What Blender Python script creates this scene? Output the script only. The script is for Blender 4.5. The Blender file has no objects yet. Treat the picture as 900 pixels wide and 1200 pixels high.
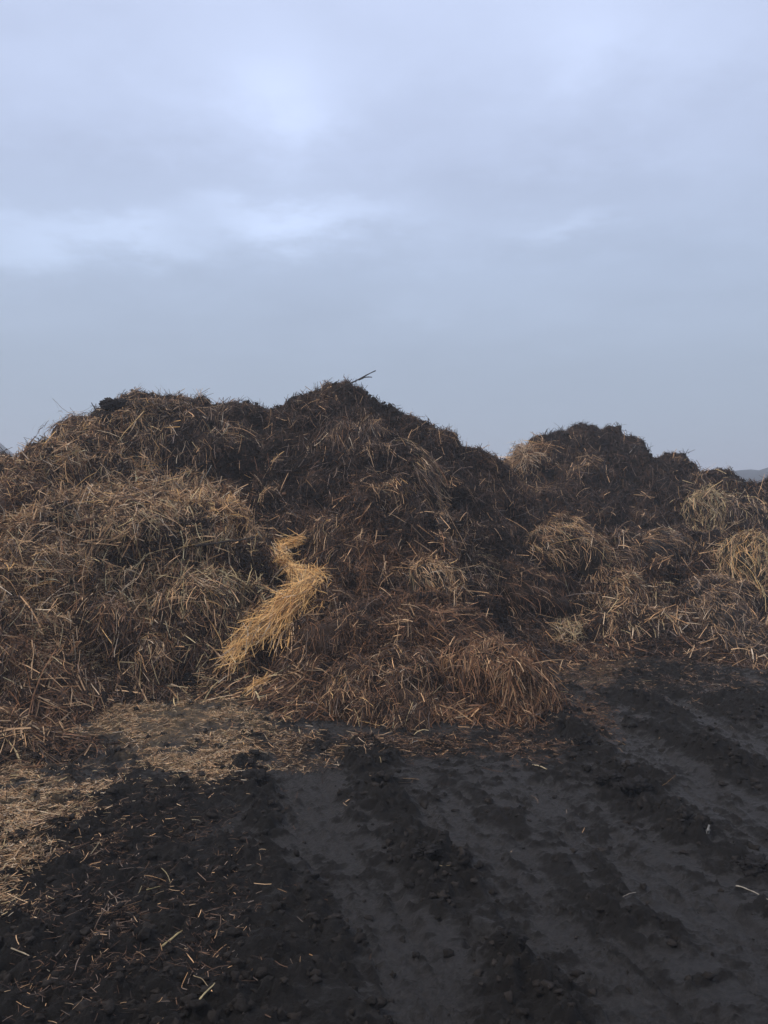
import bpy, math, random
import numpy as np
from mathutils import Vector
from mathutils.bvhtree import BVHTree

rng = np.random.default_rng(11)
random.seed(4)
C = bpy.context.scene.collection
sc = bpy.context.scene

# ------------------------------------------------------------------ camera
EYE = 1.6
F = 942.0
PITCH = math.atan(35.0 / F)
cam = bpy.data.cameras.new('camera')
cam.sensor_fit = 'VERTICAL'
cam.angle = 2 * math.atan(600.0 / F)
cam.clip_end = 5000
cam.clip_start = 0.05
co = bpy.data.objects.new('camera', cam)
C.objects.link(co)
co.location = (0, 0, EYE)
co.rotation_euler = (math.pi / 2 - PITCH, 0, 0)
sc.camera = co


def ray(px, py):
    a = (px - 450) / F
    b = (600 - py) / F
    cp, sp = math.cos(PITCH), math.sin(PITCH)
    d = Vector((a, cp + b * sp, -sp + b * cp))
    return d


def at(px, py, Y):
    d = ray(px, py)
    t = Y / d.y
    return (d.x * t, Y, EYE + d.z * t)


def gnd(px, py):
    d = ray(px, py)
    t = -EYE / d.z
    return (d.x * t, d.y * t)


# ------------------------------------------------------------------ noise
_tab = rng.integers(0, 1 << 30, 4096)


def _h(i, j, k):
    return _tab[(_tab[(_tab[i & 4095] + j) & 4095] + k) & 4095]


_grad = rng.normal(size=(256, 3))
_grad /= np.linalg.norm(_grad, axis=1)[:, None]


def noise(x, y, z=0.0, f=1.0, seed=0):
    x = np.asarray(x, float) * f + seed * 17.13
    y = np.asarray(y, float) * f + seed * 5.71
    z = np.zeros_like(x) + np.asarray(z, float) * f + seed * 3.3
    i, j, k = np.floor(x).astype(int), np.floor(y).astype(int), np.floor(z).astype(int)
    fx, fy, fz = x - i, y - j, z - k
    s = lambda t: t * t * t * (t * (t * 6 - 15) + 10)
    u, v, w = s(fx), s(fy), s(fz)
    r = 0
    for a in (0, 1):
        wa = u if a else 1 - u
        for b in (0, 1):
            wb = v if b else 1 - v
            for c in (0, 1):
                wc = w if c else 1 - w
                g = _grad[_h(i + a, j + b, k + c) & 255]
                r = r + wa * wb * wc * (g[..., 0] * (fx - a) + g[..., 1] * (fy - b) + g[..., 2] * (fz - c))
    return r * 1.6


def fbm(x, y, z=0.0, f=1.0, oct=4, gain=.5, seed=0):
    r, a = 0, 1.0
    for o in range(oct):
        r = r + a * noise(x, y, z, f, seed + o)
        a *= gain
        f *= 2.03
    return r


def billow(x, y, z=0.0, f=1.0, seed=0):
    return np.minimum(np.abs(noise(x, y, z, f, seed)) * 1.6, 1.0)


def worley(x, y, f, seed=0):
    """round bumps: 1 in a cell's middle, 0 at the edges"""
    x = np.asarray(x) * f + seed * 9.7
    y = np.asarray(y) * f + seed * 4.1
    i, j = np.floor(x).astype(int), np.floor(y).astype(int)
    best = np.full(x.shape, 9.0)
    for a in (-1, 0, 1):
        for b in (-1, 0, 1):
            h = _h(i + a, j + b, seed + 5 + 0 * i)
            px = i + a + (h & 1023) / 1023.0
            py = j + b + ((h >> 10) & 1023) / 1023.0
            r = .75 + .5 * ((h >> 20) & 255) / 255.0
            best = np.minimum(best, ((x - px) ** 2 + (y - py) ** 2) / (r * r))
    return np.sqrt(np.clip(1 - best, 0, 1))


def sstep(a, b, x):
    t = np.clip((x - a) / (b - a), 0, 1)
    return t * t * (3 - 2 * t)


# ------------------------------------------------------------------ materials
def mat(name, attr=None, base=(.5, .5, .5), rough=.8, spec=.25, bump=None, vary=None):
    m = bpy.data.materials.new(name)
    m.use_nodes = True
    nt = m.node_tree
    b = nt.nodes['Principled BSDF']
    b.inputs['Roughness'].default_value = rough
    b.inputs['Specular IOR Level'].default_value = spec
    b.inputs['Base Color'].default_value = (*base, 1)
    src = None
    if attr:
        a = nt.nodes.new('ShaderNodeAttribute')
        a.attribute_name = attr
        src = a.outputs['Color']
    tc = nt.nodes.new('ShaderNodeTexCoord')
    if vary:
        n = nt.nodes.new('ShaderNodeTexNoise')
        n.inputs['Scale'].default_value = vary[0]
        n.inputs['Detail'].default_value = 6
        n.inputs['Roughness'].default_value = .65
        nt.links.new(tc.outputs['Object'], n.inputs['Vector'])
        mr = nt.nodes.new('ShaderNodeMapRange')
        mr.inputs['From Min'].default_value = .3
        mr.inputs['From Max'].default_value = .7
        mr.inputs['To Min'].default_value = vary[1]
        mr.inputs['To Max'].default_value = vary[2]
        nt.links.new(n.outputs['Fac'], mr.inputs['Value'])
        mx = nt.nodes.new('ShaderNodeVectorMath')
        mx.operation = 'SCALE'
        if src:
            nt.links.new(src, mx.inputs[0])
        else:
            mx.inputs[0].default_value = base
        nt.links.new(mr.outputs['Result'], mx.inputs['Scale'])
        src = mx.outputs['Vector']
    if src:
        nt.links.new(src, b.inputs['Base Color'])
    if bump:
        n = nt.nodes.new('ShaderNodeTexNoise')
        n.inputs['Scale'].default_value = bump[0]
        n.inputs['Detail'].default_value = 8
        n.inputs['Roughness'].default_value = .7
        nt.links.new(tc.outputs['Object'], n.inputs['Vector'])
        bp = nt.nodes.new('ShaderNodeBump')
        bp.inputs['Strength'].default_value = bump[1]
        bp.inputs['Distance'].default_value = bump[2]
        nt.links.new(n.outputs['Fac'], bp.inputs['Height'])
        nt.links.new(bp.outputs['Normal'], b.inputs['Normal'])
    return m


M_STRAW = mat('straw', attr='col', rough=.68, spec=.12)
M_MUCK = mat('muck', attr='col', rough=.85, spec=.1, bump=(38, .9, .03), vary=(24, .45, 1.6))
M_CLOD = mat('clod', attr='col', rough=.75, spec=.14, bump=(60, .8, .012), vary=(50, .6, 1.4))
M_WOOD = mat('twig_bark', base=(.045, .036, .03), rough=.85, bump=(80, .6, .004), vary=(60, .6, 1.5))
M_STALK = mat('stalk', attr='col', rough=.5, spec=.35, vary=(45, .75, 1.15))
M_HILL = mat('hill', base=(.020, .024, .030), rough=1, spec=0, vary=(.05, .7, 1.3))

# ------------------------------------------------------------------ mesh builder


def make_obj(name, V, Fq, material, col=None, smooth=False, parent=None, **props):
    """V (n,3), Fq (m,k) int faces"""
    me = bpy.data.meshes.new(name)
    V = np.ascontiguousarray(V, dtype=np.float32)
    Fq = np.ascontiguousarray(Fq, dtype=np.int32)
    m, k = Fq.shape
    me.vertices.add(len(V))
    me.vertices.foreach_set('co', V.ravel())
    me.loops.add(m * k)
    me.loops.foreach_set('vertex_index', Fq.ravel())
    me.polygons.add(m)
    me.polygons.foreach_set('loop_start', np.arange(0, m * k, k, dtype=np.int32))
    me.polygons.foreach_set('loop_total', np.full(m, k, dtype=np.int32))
    me.update(calc_edges=True)
    me.polygons.foreach_set('use_smooth', np.full(m, smooth, dtype=bool))
    if col is not None:
        a = me.attributes.new('col', 'FLOAT_COLOR', 'POINT')
        c4 = np.ones((len(V), 4), np.float32)
        c4[:, :3] = col
        a.data.foreach_set('color', c4.ravel())
    me.materials.append(material)
    o = bpy.data.objects.new(name, me)
    C.objects.link(o)
    if parent:
        o.parent = parent
    for kk, vv in props.items():
        o[kk] = vv
    return o


def unit(v):
    return v / np.maximum(np.linalg.norm(v, axis=-1, keepdims=True), 1e-9)


def strands(P, T, L, W, nseg=3, curl=.25, grav=0.0, up=None, taper=.75, kink=.0):
    """ribbons grown from P along T. returns verts (n, (nseg+1)*2, 3)"""
    n = len(P)
    d = unit(T)
    cv = rng.normal(size=(n, 3)) * curl
    pos = P.copy()
    pts, dirs = [pos], [d]
    g = np.broadcast_to(np.asarray(grav, float), (n,))
    for s in range(nseg):
        pos = pos + d * (L / nseg)[:, None]
        pts.append(pos)
        k = rng.normal(size=(n, 3)) * kink
        d = unit(d + cv / nseg + k + np.stack([np.zeros(n), np.zeros(n), -g / nseg], 1))
        dirs.append(d)
    if up is None:
        up = rng.normal(size=(n, 3))
    else:
        up = up + rng.normal(size=(n, 3)) * .55
    side = unit(np.cross(dirs[0], up))
    out = []
    for s in range(nseg + 1):
        f = s / nseg
        w = W * (1 - (1 - taper) * abs(2 * f - 1)) * .5
        sd = unit(side - dirs[s] * (side * dirs[s]).sum(1)[:, None])
        out.append(pts[s] - sd * w[:, None])
        out.append(pts[s] + sd * w[:, None])
    return np.stack(out, 1)


def strand_faces(n, nseg, base=0):
    q = []
    for s in range(nseg):
        q.append([2 * s, 2 * s + 1, 2 * s + 3, 2 * s + 2])
    q = np.array(q)
    return (np.arange(n)[:, None, None] * (nseg * 2 + 2) + q[None]).reshape(-1, 4) + base


class Pile:
    """collects quads with colours into one mesh"""
    def __init__(s):
        s.V, s.F, s.C, s.n = [], [], [], 0

    def add(s, V, Fq, col):
        s.V.append(V)
        s.F.append(Fq + s.n)
        s.C.append(np.broadcast_to(col, V.shape))
        s.n += len(V)

    def add_strands(s, SV, nseg, col):
        n = len(SV)
        k = SV.shape[1]
        # a little darker/lighter along each straw: stained ends
        f = np.repeat(rng.uniform(.8, 1.15, (n, k // 2)), 2, axis=1)
        c = col[:, None, :] * f[:, :, None]
        s.add(SV.reshape(-1, 3), strand_faces(n, nseg), c.reshape(-1, 3))

    def build(s, name, material, smooth=False, parent=None, **props):
        return make_obj(name, np.concatenate(s.V), np.concatenate(s.F), material, np.concatenate(s.C), smooth, parent, **props)


# ------------------------------------------------------------------ palettes (real base colours of straw in states of rot)
PAL = np.array([
    (.0240, .0155, .0120),  # 0 black rotted
    (.088, .050, .032),   # 1 dark brown
    (.205, .104, .056),   # 2 russet
    (.450, .278, .150),   # 3 tan
    (.880, .520, .205),   # 4 gold
    (.430, .325, .175),   # 5 greenish pale
    (.180, .128, .098),   # 6 grey brown
    (.580, .430, .285),   # 7 pale
])


def pick(Wt):
    """one palette colour per row of weights"""
    n = len(Wt)
    c = np.cumsum(Wt, axis=1)
    c /= c[:, -1:]
    r = rng.random(n)[:, None]
    idx = (r > c).sum(1).clip(0, len(PAL) - 1)
    col = PAL[idx]
    br = np.exp(rng.normal(0, .28, n))
    tint = 1 + rng.normal(0, .05, (n, 1)) * np.array([[1, 0, -1.2]])
    br = np.where(idx >= 3, br ** 1.35, br)
    br = np.minimum(br, .86 / col.max(1))      # keep the hue when a straw is very pale
    return np.clip(col * br[:, None] * tint, .006, .95)


# ------------------------------------------------------------------ heap shape: thin plate surface through points of the real heap
ctrl = []


def cp(px, py, Y):
    ctrl.append(at(px, py, Y))


for r in [
    # left heap and the straw slope in front of it
    (0, 537, 8.2), (45, 521, 8.2), (110, 492, 8.6), (128, 478, 9.0), (165, 468, 9.1), (205, 466, 9.1), (240, 470, 9.1), (290, 480, 9.1),
    (0, 600, 6.9), (0, 680, 5.9), (0, 760, 5.25), (0, 830, 4.8), (0, 905, 4.42),
    (80, 560, 7.6), (80, 640, 6.5), (80, 720, 5.9), (80, 800, 5.5), (80, 860, 5.1),
    (150, 540, 8.2), (150, 600, 7.3), (150, 680, 6.4), (150, 760, 5.95), (150, 815, 5.75),
    (225, 540, 8.4), (225, 600, 7.3), (230, 680, 6.5), (235, 750, 6.2), (235, 800, 5.95),
    (300, 560, 8.2), (300, 620, 7.5), (300, 700, 6.7), (300, 770, 6.2), (300, 835, 5.55),
    # centre heap
    (335, 472, 9.2), (370, 462, 9.3), (395, 458, 9.3), (425, 460, 9.3), (450, 476, 9.3), (500, 500, 9.3), (545, 532, 9.5), (590, 562, 9.6),
    (420, 520, 8.5), (420, 600, 7.6), (420, 680, 6.7), (420, 760, 6.0), (420, 810, 5.6), (430, 856, 5.2),
    (520, 560, 8.5), (520, 620, 7.7), (520, 700, 6.8), (520, 780, 5.9), (530, 856, 5.2),
    (590, 600, 8.9), (600, 660, 8.2), (600, 720, 7.5), (600, 778, 5.75), (604, 850, 5.22), (350, 850, 5.3),
    # right heap behind
    (610, 530, 11.2), (640, 522, 12), (680, 505, 12), (710, 500, 12), (760, 533, 12), (820, 574, 12), (880, 574, 11.7), (960, 588, 11.5),
    (650, 578, 10.5), (710, 560, 11), (710, 600, 10.3), (800, 600, 10.4), (880, 600, 10.2), (950, 610, 10),
    # low ridge in front of it
    (640, 618, 8.9), (650, 680, 8.0), (650, 740, 7.4), (700, 625, 8.8), (720, 700, 7.8), (720, 772, 7.1),
    (780, 632, 8.9), (800, 700, 8.0), (800, 760, 7.3), (870, 650, 8.6), (865, 695, 7.7), (870, 745, 7.2), (885, 790, 6.75), (960, 660, 8.6), (960, 740, 7.4), (960, 800, 6.6)]:
    cp(*r)
extra = [  # backs, dips and flanks nobody sees from the photograph's place
    (-3.8, 10.5, 1.1), (-2.4, 11.5, 1.2), (-.5, 11.8, 1.3), (-1.5, 11.6, 1.3), (1.0, 11.6, .8),
    (-3.8, 13.5, 0), (-2, 14.2, 0), (0, 14.4, 0), (1.5, 14.3, .1), (2.6, 14.2, 1.2), (4, 14.2, 1.1), (6, 13.6, .8), (2.6, 17, 0), (4, 17, 0), (6, 16.5, 0),
    (2.0, 9.75, .92), (2.8, 9.7, .9), (3.8, 9.7, .85), (4.9, 9.4, .8), (1.9, 11.0, 1.5),
    (-5.4, 8.5, 1.6), (-5.4, 7, 1.1), (-5.2, 6, .6), (-5, 5, .1), (-7.5, 8.5, .3), (-7.5, 6.5, 0), (-8.5, 9, -.3), (-5.4, 11, .8), (-7.5, 12, -.2), (-5, 14, -.2),
    (7.6, 12, 1.0), (7.2, 10, .8), (7, 8.5, .5), (6.2, 7.4, 0), (9.5, 12, -.2), (9.5, 9, -.3), (8.5, 15, -.2),
    (-4.6, 4.2, -.1), (-3, 4.0, -.15), (-1.6, 5.1, -.03), (-2.4, 5.0, .0), (-1.2, 5.2, -.02), (-.5, 4.9, -.06), (.5, 4.9, -.08), (1.1, 4.9, -.08), (1.5, 5.6, -.05), (1.35, 6.6, .02),
    (2.0, 6.6, -.06), (3.2, 6.4, -.08), (4.6, 6.0, -.12), (-3, 3, -.3), (0, 4, -.3), (2.5, 5, -.35), (5, 4.5, -.4), (-5.5, 3, -.4)]
extra += [(1.28, 5.0, -.16), (1.2, 4.75, -.22), (1.5, 5.3, -.18), (1.45, 5.9, -.14), (1.12, 5.15, -.06), (1.1, 5.5, .06)]
ctrl += extra
# just behind each crest the ground falls away at once
for px, py, Y in [(0, 537, 8.2), (45, 521, 8.2), (110, 492, 8.6), (175, 466, 9.1), (240, 468, 9.1), (290, 480, 9.1), (335, 472, 9.2), (370, 462, 9.3), (410, 456, 9.3), (450, 476, 9.3),
                  (500, 500, 9.3), (545, 532, 9.5), (590, 562, 9.6)]:
    q = at(px, py, Y)
    ctrl.append((q[0] * 1.05, q[1] + .75, q[2] - .38))
for px, py, Y in [(610, 530, 11.2), (640, 522, 12), (680, 505, 12), (710, 500, 12), (760, 533, 12), (820, 574, 12), (880, 574, 11.7), (960, 588, 11.5)]:
    q = at(px, py, Y)
    ctrl.append((q[0] * 1.04, q[1] + .8, q[2] - .35))
CP = np.array(ctrl)


def tps(d2):
    return np.where(d2 > 0, .5 * d2 * np.log(np.maximum(d2, 1e-12)), 0)


n = len(CP)
A = np.zeros((n + 3, n + 3))
D2 = ((CP[:, None, :2] - CP[None, :, :2]) ** 2).sum(-1)
A[:n, :n] = tps(D2) + np.eye(n) * .02
A[:n, n:] = A[n:, :n].T
A[:n, n] = A[n, :n] = 1
A[:n, n + 1:] = CP[:, :2]
A[n + 1:, :n] = CP[:, :2].T
sol = np.linalg.solve(A, np.concatenate([CP[:, 2], [0, 0, 0]]))


def H0(x, y):
    x = np.asarray(x, float)
    y = np.asarray(y, float)
    r = sol[n] + sol[n + 1] * x + sol[n + 2] * y
    for i in range(n):
        r = r + sol[i] * tps((x - CP[i, 0]) ** 2 + (y - CP[i, 1]) ** 2)
    edge = sstep(8.6, 10, np.abs(x - .6)) + sstep(15.5, 18, y)
    return r - edge * 1.2


def heap_disp(x, y, h):
    k = sstep(-.02, .5, h)
    wx = x + .18 * noise(x, y, f=1.3, seed=3)
    wy = y + .18 * noise(x, y, f=1.3, seed=8)
    d = .20 * (billow(wx, wy, 0, .85, 1) - .45)
    d = d + .15 * (worley(wx, wy * .8, 1.7, 2) - .5)
    d = d + .12 * (worley(wx, wy * .8, 3.6, 4) - .5)
    d = d + .075 * (billow(wx, wy, 0, 3.4, 6) - .45)
    d = d + .028 * (worley(x, y, 9.0, 7) - .5)
    top = sstep(1.7, 2.5, h)
    return (d - .045) * (.12 + .88 * k) * (1 - .55 * top)


# ------------------------------------------------------------------ ground height
def poly_w(pts):
    return [gnd(*p) for p in pts]


ridges = [  # (polyline on the ground, half width, height)
    (poly_w([(285, 900), (305, 980), (335, 1060), (385, 1130), (430, 1215)]), .10, .060),
    (poly_w([(425, 880), (462, 960), (505, 1010), (560, 1095), (612, 1165), (650, 1240)]), .11, .070),
    (poly_w([(640, 835), (690, 885), (745, 945), (830, 990), (905, 1035), (990, 1085)]), .12, .085),
    (poly_w([(735, 815), (820, 875), (900, 930), (1010, 1000)]), .14, .07),
    (poly_w([(850, 800), (930, 850), (1040, 910)]), .16, .05),
    (poly_w([(380, 880), (500, 872), (640, 868)]), .16, .03),
    (poly_w([(560, 930), (640, 1000), (720, 1090), (800, 1190)]), .05, .014),
    (poly_w([(690, 1000), (790, 1090), (900, 1180)]), .05, .018),
]
tracks = [  # pressed wheel tracks (polyline, half width)
    (poly_w([(350, 905), (385, 990), (450, 1090), (520, 1210), (560, 1290)]), .150),
    (poly_w([(500, 925), (590, 1005), (690, 1110), (780, 1210), (840, 1290)]), .190),
    (poly_w([(625, 925), (730, 1005), (850, 1095), (960, 1180)]), .150),
    (poly_w([(660, 815), (780, 895), (890, 968), (1010, 1050)]), .120),
    (poly_w([(800, 820), (900, 880), (1020, 960)]), .12)]
churn = [(60, 1130, .55), (150, 960, .5), (200, 1050, .45), (250, 1150, .4), (30, 1010, .6), (120, 1190, .4), (240, 930, .3), (770, 790, .5), (880, 830, .5), (220, 1200, .3), (-150, 1050, .8)]
churn = [(*gnd(a, b), r) for a, b, r in churn]


def seg_dist(x, y, pts):
    best = np.full(np.shape(x), 1e9)
    for (x0, y0), (x1, y1) in zip(pts[:-1], pts[1:]):
        dx, dy = x1 - x0, y1 - y0
        t = np.clip(((x - x0) * dx + (y - y0) * dy) / (dx * dx + dy * dy), 0, 1)
        best = np.minimum(best, np.hypot(x - x0 - t * dx, y - y0 - t * dy))
    return best


def track_mask(x, y):
    tk = np.zeros(np.shape(x))
    st = np.zeros(np.shape(x))
    for k, (pts, w_) in enumerate(tracks):
        d = seg_dist(x, y, pts) + .035 * fbm(x, y, f=4, oct=3, seed=26)
        m = 1 - sstep(w_ * .75, w_ * 1.15, d)
        # smears run along the track: noise stretched along its heading
        (x0, y0), (x1, y1) = pts[0], pts[-1]
        l_ = math.hypot(x1 - x0, y1 - y0)
        tx, ty = (x1 - x0) / l_, (y1 - y0) / l_
        al, ac = x * tx + y * ty, -x * ty + y * tx
        s_ = fbm(ac * 9, al * .9, f=2.6, oct=4, gain=.62, seed=27 + k)
        st = np.where(m > tk, s_, st)
        tk = np.maximum(tk, m)
    return tk, st


def rough_mask(x, y):
    """churned mud 0..1 and ridge height"""
    wob = .15 * fbm(x, y, f=2.6, oct=4, gain=.6, seed=21)
    brk = .18 + .82 * sstep(-.35, .30, fbm(x, y, f=2.3, oct=3, seed=24))
    R = np.zeros(np.shape(x))
    hh = np.zeros(np.shape(x))
    for pts, w, h in ridges:
        d = seg_dist(x, y, pts) + wob
        g = np.exp(-(np.maximum(d, 0) / w) ** 2)
        R = np.maximum(R, g * (.5 + .5 * brk))
        hh = np.maximum(hh, g * h * .72 * brk)
    for cx, cy, r in churn:
        g = np.exp(-(((x - cx) ** 2 + (y - cy) ** 2) / (r * r)) ** 1.5)
        R = np.maximum(R, .8 * g)
        hh = np.maximum(hh, g * .03)
    far = sstep(6.5, 10, np.hypot(x, y))
    patch = sstep(.05, .35, fbm(x * 2.2, y, f=2.2, oct=4, seed=31))
    fleck = sstep(.02, .34, fbm(x, y * 1.7, f=7.5, oct=4, gain=.62, seed=47))
    R = np.clip(R + (.34 * patch + .50 * fleck) * (1 - R), 0, 1)
    R = np.clip(R + .16 * fbm(x * 4.5 + y * .6, y * .8, f=3.2, oct=3, seed=46), 0, 1)
    tk, st = track_mask(x, y)
    R = R * (1 - .42 * tk)
    R = np.clip(R + .34 * st * tk, 0, 1)
    R = np.maximum(R, far * .6)
    return R, hh


def G(x, y, full=False):
    x = np.asarray(x, float)
    y = np.asarray(y, float)
    R, hh = rough_mask(x, y)
    near = 1 - sstep(14, 30, np.hypot(x, y))
    z = .022 * noise(x, y, f=.9, seed=40) + .006 * noise(x * 3.0, y * .8, f=1.6, seed=41)
    ux = x + .035 * noise(x, y, f=9, seed=51) + .012 * noise(x, y, f=26, seed=53)
    uy = y + .035 * noise(x, y, f=9, seed=52) + .012 * noise(x, y, f=26, seed=54)
    chunk = .50 * billow(ux, uy, 0, 7.5, 43) + .30 * worley(ux, uy, 15, 44) + .22 * billow(ux, uy, 0, 24, 45) + .12 * noise(ux, uy, f=48, seed=48)
    tk, st = track_mask(x, y)
    z = z - .020 * tk + .009 * st * tk
    z = z + hh * (.35 + 1.15 * chunk) + R * .072 * (chunk - .35)
    # smeared streaks along the wheel tracks and torn flecks across them
    z = z + .0045 * fbm(x * 4.5 + y * .6, y * .8, f=3.2, oct=4, gain=.6, seed=46)
    tear = sstep(.16, .42, fbm(ux, uy * 1.7, f=7.5, oct=4, gain=.62, seed=47))
    z = z + .017 * (1 - .35 * tk) * tear * (.4 + noise(ux, uy, f=36, seed=49))
    # pressed heel mark with a raised rim by the middle ruts
    cx, cy = gnd(562, 1100)
    d = np.hypot((x - cx), (y - cy) * .8)
    z = z - .03 * np.exp(-(d / .055) ** 4) + .028 * np.exp(-((d - .085) / .022) ** 2) * (x > cx - .02)
    z = z * near
    return (z, R) if full else z


def spaced(lo, hi, step, out_lo, out_hi, grow):
    mid = list(np.arange(lo, hi, step))
    s, v, right = step, mid[-1], []
    while v < out_hi:
        s *= grow
        v += s
        right.append(v)
    s, v, left = step, lo, []
    while v > out_lo:
        s *= grow
        v -= s
        left.append(v)
    return np.array(left[::-1] + mid + right)


def grid_mesh(xs, ys):
    X, Y = np.meshgrid(xs, ys)
    nx, ny = len(xs), len(ys)
    idx = np.arange(nx * ny).reshape(ny, nx)
    Fq = np.stack([idx[:-1, :-1], idx[:-1, 1:], idx[1:, 1:], idx[1:, :-1]], -1).reshape(-1, 4)
    return X.ravel(), Y.ravel(), Fq


# ---- ground sheet
gx, gy, gF = grid_mesh(spaced(-3.2, 3.6, .0105, -700, 700, 1.035), spaced(2.0, 6.6, .0105, -700, 700, 1.03))
gz, gR = G(gx, gy, True)

mg = bpy.data.materials.new('wet_mud')
mg.use_nodes = True
nt = mg.node_tree
b = nt.nodes['Principled BSDF']
tc = nt.nodes.new('ShaderNodeTexCoord')
a = nt.nodes.new('ShaderNodeAttribute')
a.attribute_name = 'col'
sep = nt.nodes.new('ShaderNodeSeparateColor')
nt.links.new(a.outputs['Color'], sep.inputs['Color'])
n1 = nt.nodes.new('ShaderNodeTexNoise')
n1.inputs['Scale'].default_value = 13
n1.inputs['Detail'].default_value = 9
n1.inputs['Roughness'].default_value = .74
mp = nt.nodes.new('ShaderNodeMapping')
mp.inputs['Scale'].default_value = (.9, 1.5, 1)
nt.links.new(tc.outputs['Object'], mp.inputs['Vector'])
nt.links.new(mp.outputs['Vector'], n1.inputs['Vector'])
ad = nt.nodes.new('ShaderNodeMath')
ad.operation = 'MULTIPLY_ADD'
nt.links.new(n1.outputs['Fac'], ad.inputs[0])
ad.inputs[1].default_value = 1.5
nt.links.new(sep.outputs['Red'], ad.inputs[2])
mr = nt.nodes.new('ShaderNodeMapRange')
mr.inputs['From Min'].default_value = .90
mr.inputs['From Max'].default_value = 1.24
mr.clamp = True
nt.links.new(ad.outputs[0], mr.inputs['Value'])
cm = nt.nodes.new('ShaderNodeMix')
cm.data_type = 'RGBA'
cm.inputs[6].default_value = (.0395, .0350, .0325, 1)
cm.inputs[7].default_value = (.0140, .0112, .0095, 1)
nt.links.new(mr.outputs['Result'], cm.inputs[0])
n2 = nt.nodes.new('ShaderNodeTexNoise')
n2.inputs['Scale'].default_value = 42
n2.inputs['Detail'].default_value = 8
n2.inputs['Roughness'].default_value = .8
nt.links.new(tc.outputs['Object'], n2.inputs['Vector'])
v2 = nt.nodes.new('ShaderNodeMapRange')
v2.inputs['From Min'].default_value = .3
v2.inputs['From Max'].default_value = .7
v2.inputs['To Min'].default_value = .35
v2.inputs['To Max'].default_value = 1.65
nt.links.new(n2.outputs['Fac'], v2.inputs['Value'])
sc2 = nt.nodes.new('ShaderNodeVectorMath')
sc2.operation = 'SCALE'
cm2 = nt.nodes.new('ShaderNodeMix')
cm2.data_type = 'RGBA'
nt.links.new(sep.outputs['Green'], cm2.inputs[0])
nt.links.new(cm.outputs[2], cm2.inputs[6])
cm2.inputs[7].default_value = (.150, .106, .064, 1)
nt.links.new(cm2.outputs[2], sc2.inputs[0])
nt.links.new(v2.outputs['Result'], sc2.inputs['Scale'])
nt.links.new(sc2.outputs['Vector'], b.inputs['Base Color'])
rr = nt.nodes.new('ShaderNodeMapRange')
rr.inputs['To Min'].default_value = .44
rr.inputs['To Max'].default_value = .9
nt.links.new(mr.outputs['Result'], rr.inputs['Value'])
nt.links.new(rr.outputs['Result'], b.inputs['Roughness'])
b.inputs['Specular IOR Level'].default_value = .24
bp = nt.nodes.new('ShaderNodeBump')
bp.inputs['Strength'].default_value = .95
bp.inputs['Distance'].default_value = .030
nt.links.new(n2.outputs['Fac'], bp.inputs['Height'])
nt.links.new(bp.outputs['Normal'], b.inputs['Normal'])
M_MUD = mg

def litter_mask(x, y):
    m = np.zeros(np.shape(x))
    for px, py, rx, ry, s_ in [(205, 850, 90, 36, 1.1), (160, 822, 60, 18, .8), (255, 888, 60, 24, .9), (25, 945, 75, 46, 1.1), (0, 1020, 38, 42, 1.0), (75, 895, 60, 30, .5), (-80, 930, 90, 90, 1), (330, 880, 60, 14, .4), (700, 785, 80, 18, .3)]:
        cx_, cy_ = gnd(px, py)
        wx_ = rx * cy_ / F
        wy_ = abs(gnd(px, py - ry)[1] - gnd(px, py + ry)[1]) / 2
        m = np.maximum(m, s_ * np.exp(-(((x - cx_) / wx_) ** 2 + ((y - cy_) / wy_) ** 2)))
    return np.clip(m * 1.5 + .85 * fbm(x, y, f=4.0, oct=5, gain=.68, seed=131) - .32, 0, 1) * (m > .04)


gcol = np.stack([gR, litter_mask(gx, gy), gR], 1)
ground = make_obj('ground', np.stack([gx, gy, gz], 1), gF, M_MUD, gcol, smooth=True, kind='structure')

# ---- heap surface, split along the valleys between the heaps
hx, hy, hF = grid_mesh(spaced(-4.6, 5.6, .024, -9, 10, 1.05), spaced(4.0, 9.8, .024, 3.2, 17.5, 1.035))
hb = H0(hx, hy)
hz = hb + heap_disp(hx, hy, hb)
keep = hz[hF].mean(1) > -.06
hF = hF[keep]
e = .12
nb = unit(np.stack([-(H0(hx + e, hy) - H0(hx - e, hy)) / (2 * e), -(H0(hx, hy + e) - H0(hx, hy - e)) / (2 * e), np.ones_like(hx)], 1))
HP = np.stack([hx, hy, hz], 1)
# crumbly push along the slope's own normal, which lets bulges hang over
k3 = sstep(0, .4, hb)
d3 = (.085 * noise(hx, hy, hz, 3.0, 60) + .065 * noise(hx, hy, hz, 7.0, 61) + .036 * noise(hx, hy, hz, 14, 62)) * k3
HP += nb * d3[:, None]
HP[:, 1] -= .05 * k3 * sstep(.0, .5, noise(hx, hy, hz, 2.2, 66))
# slumped slabs lying over one another: steep under their lower edge, easing off above
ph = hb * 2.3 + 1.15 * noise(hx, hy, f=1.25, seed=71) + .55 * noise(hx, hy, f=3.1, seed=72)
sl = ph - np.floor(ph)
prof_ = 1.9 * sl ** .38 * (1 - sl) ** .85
amp_ = (.08 + .19 * sstep(-.3, .5, noise(hx, hy, f=1.6, seed=73))) * sstep(.08, .45, hb) * (1 - .6 * sstep(2.0, 2.5, hb))
HP += nb * ((prof_ - .62) * amp_)[:, None]
HP[:, 2] -= amp_ * .35 * prof_


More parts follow.
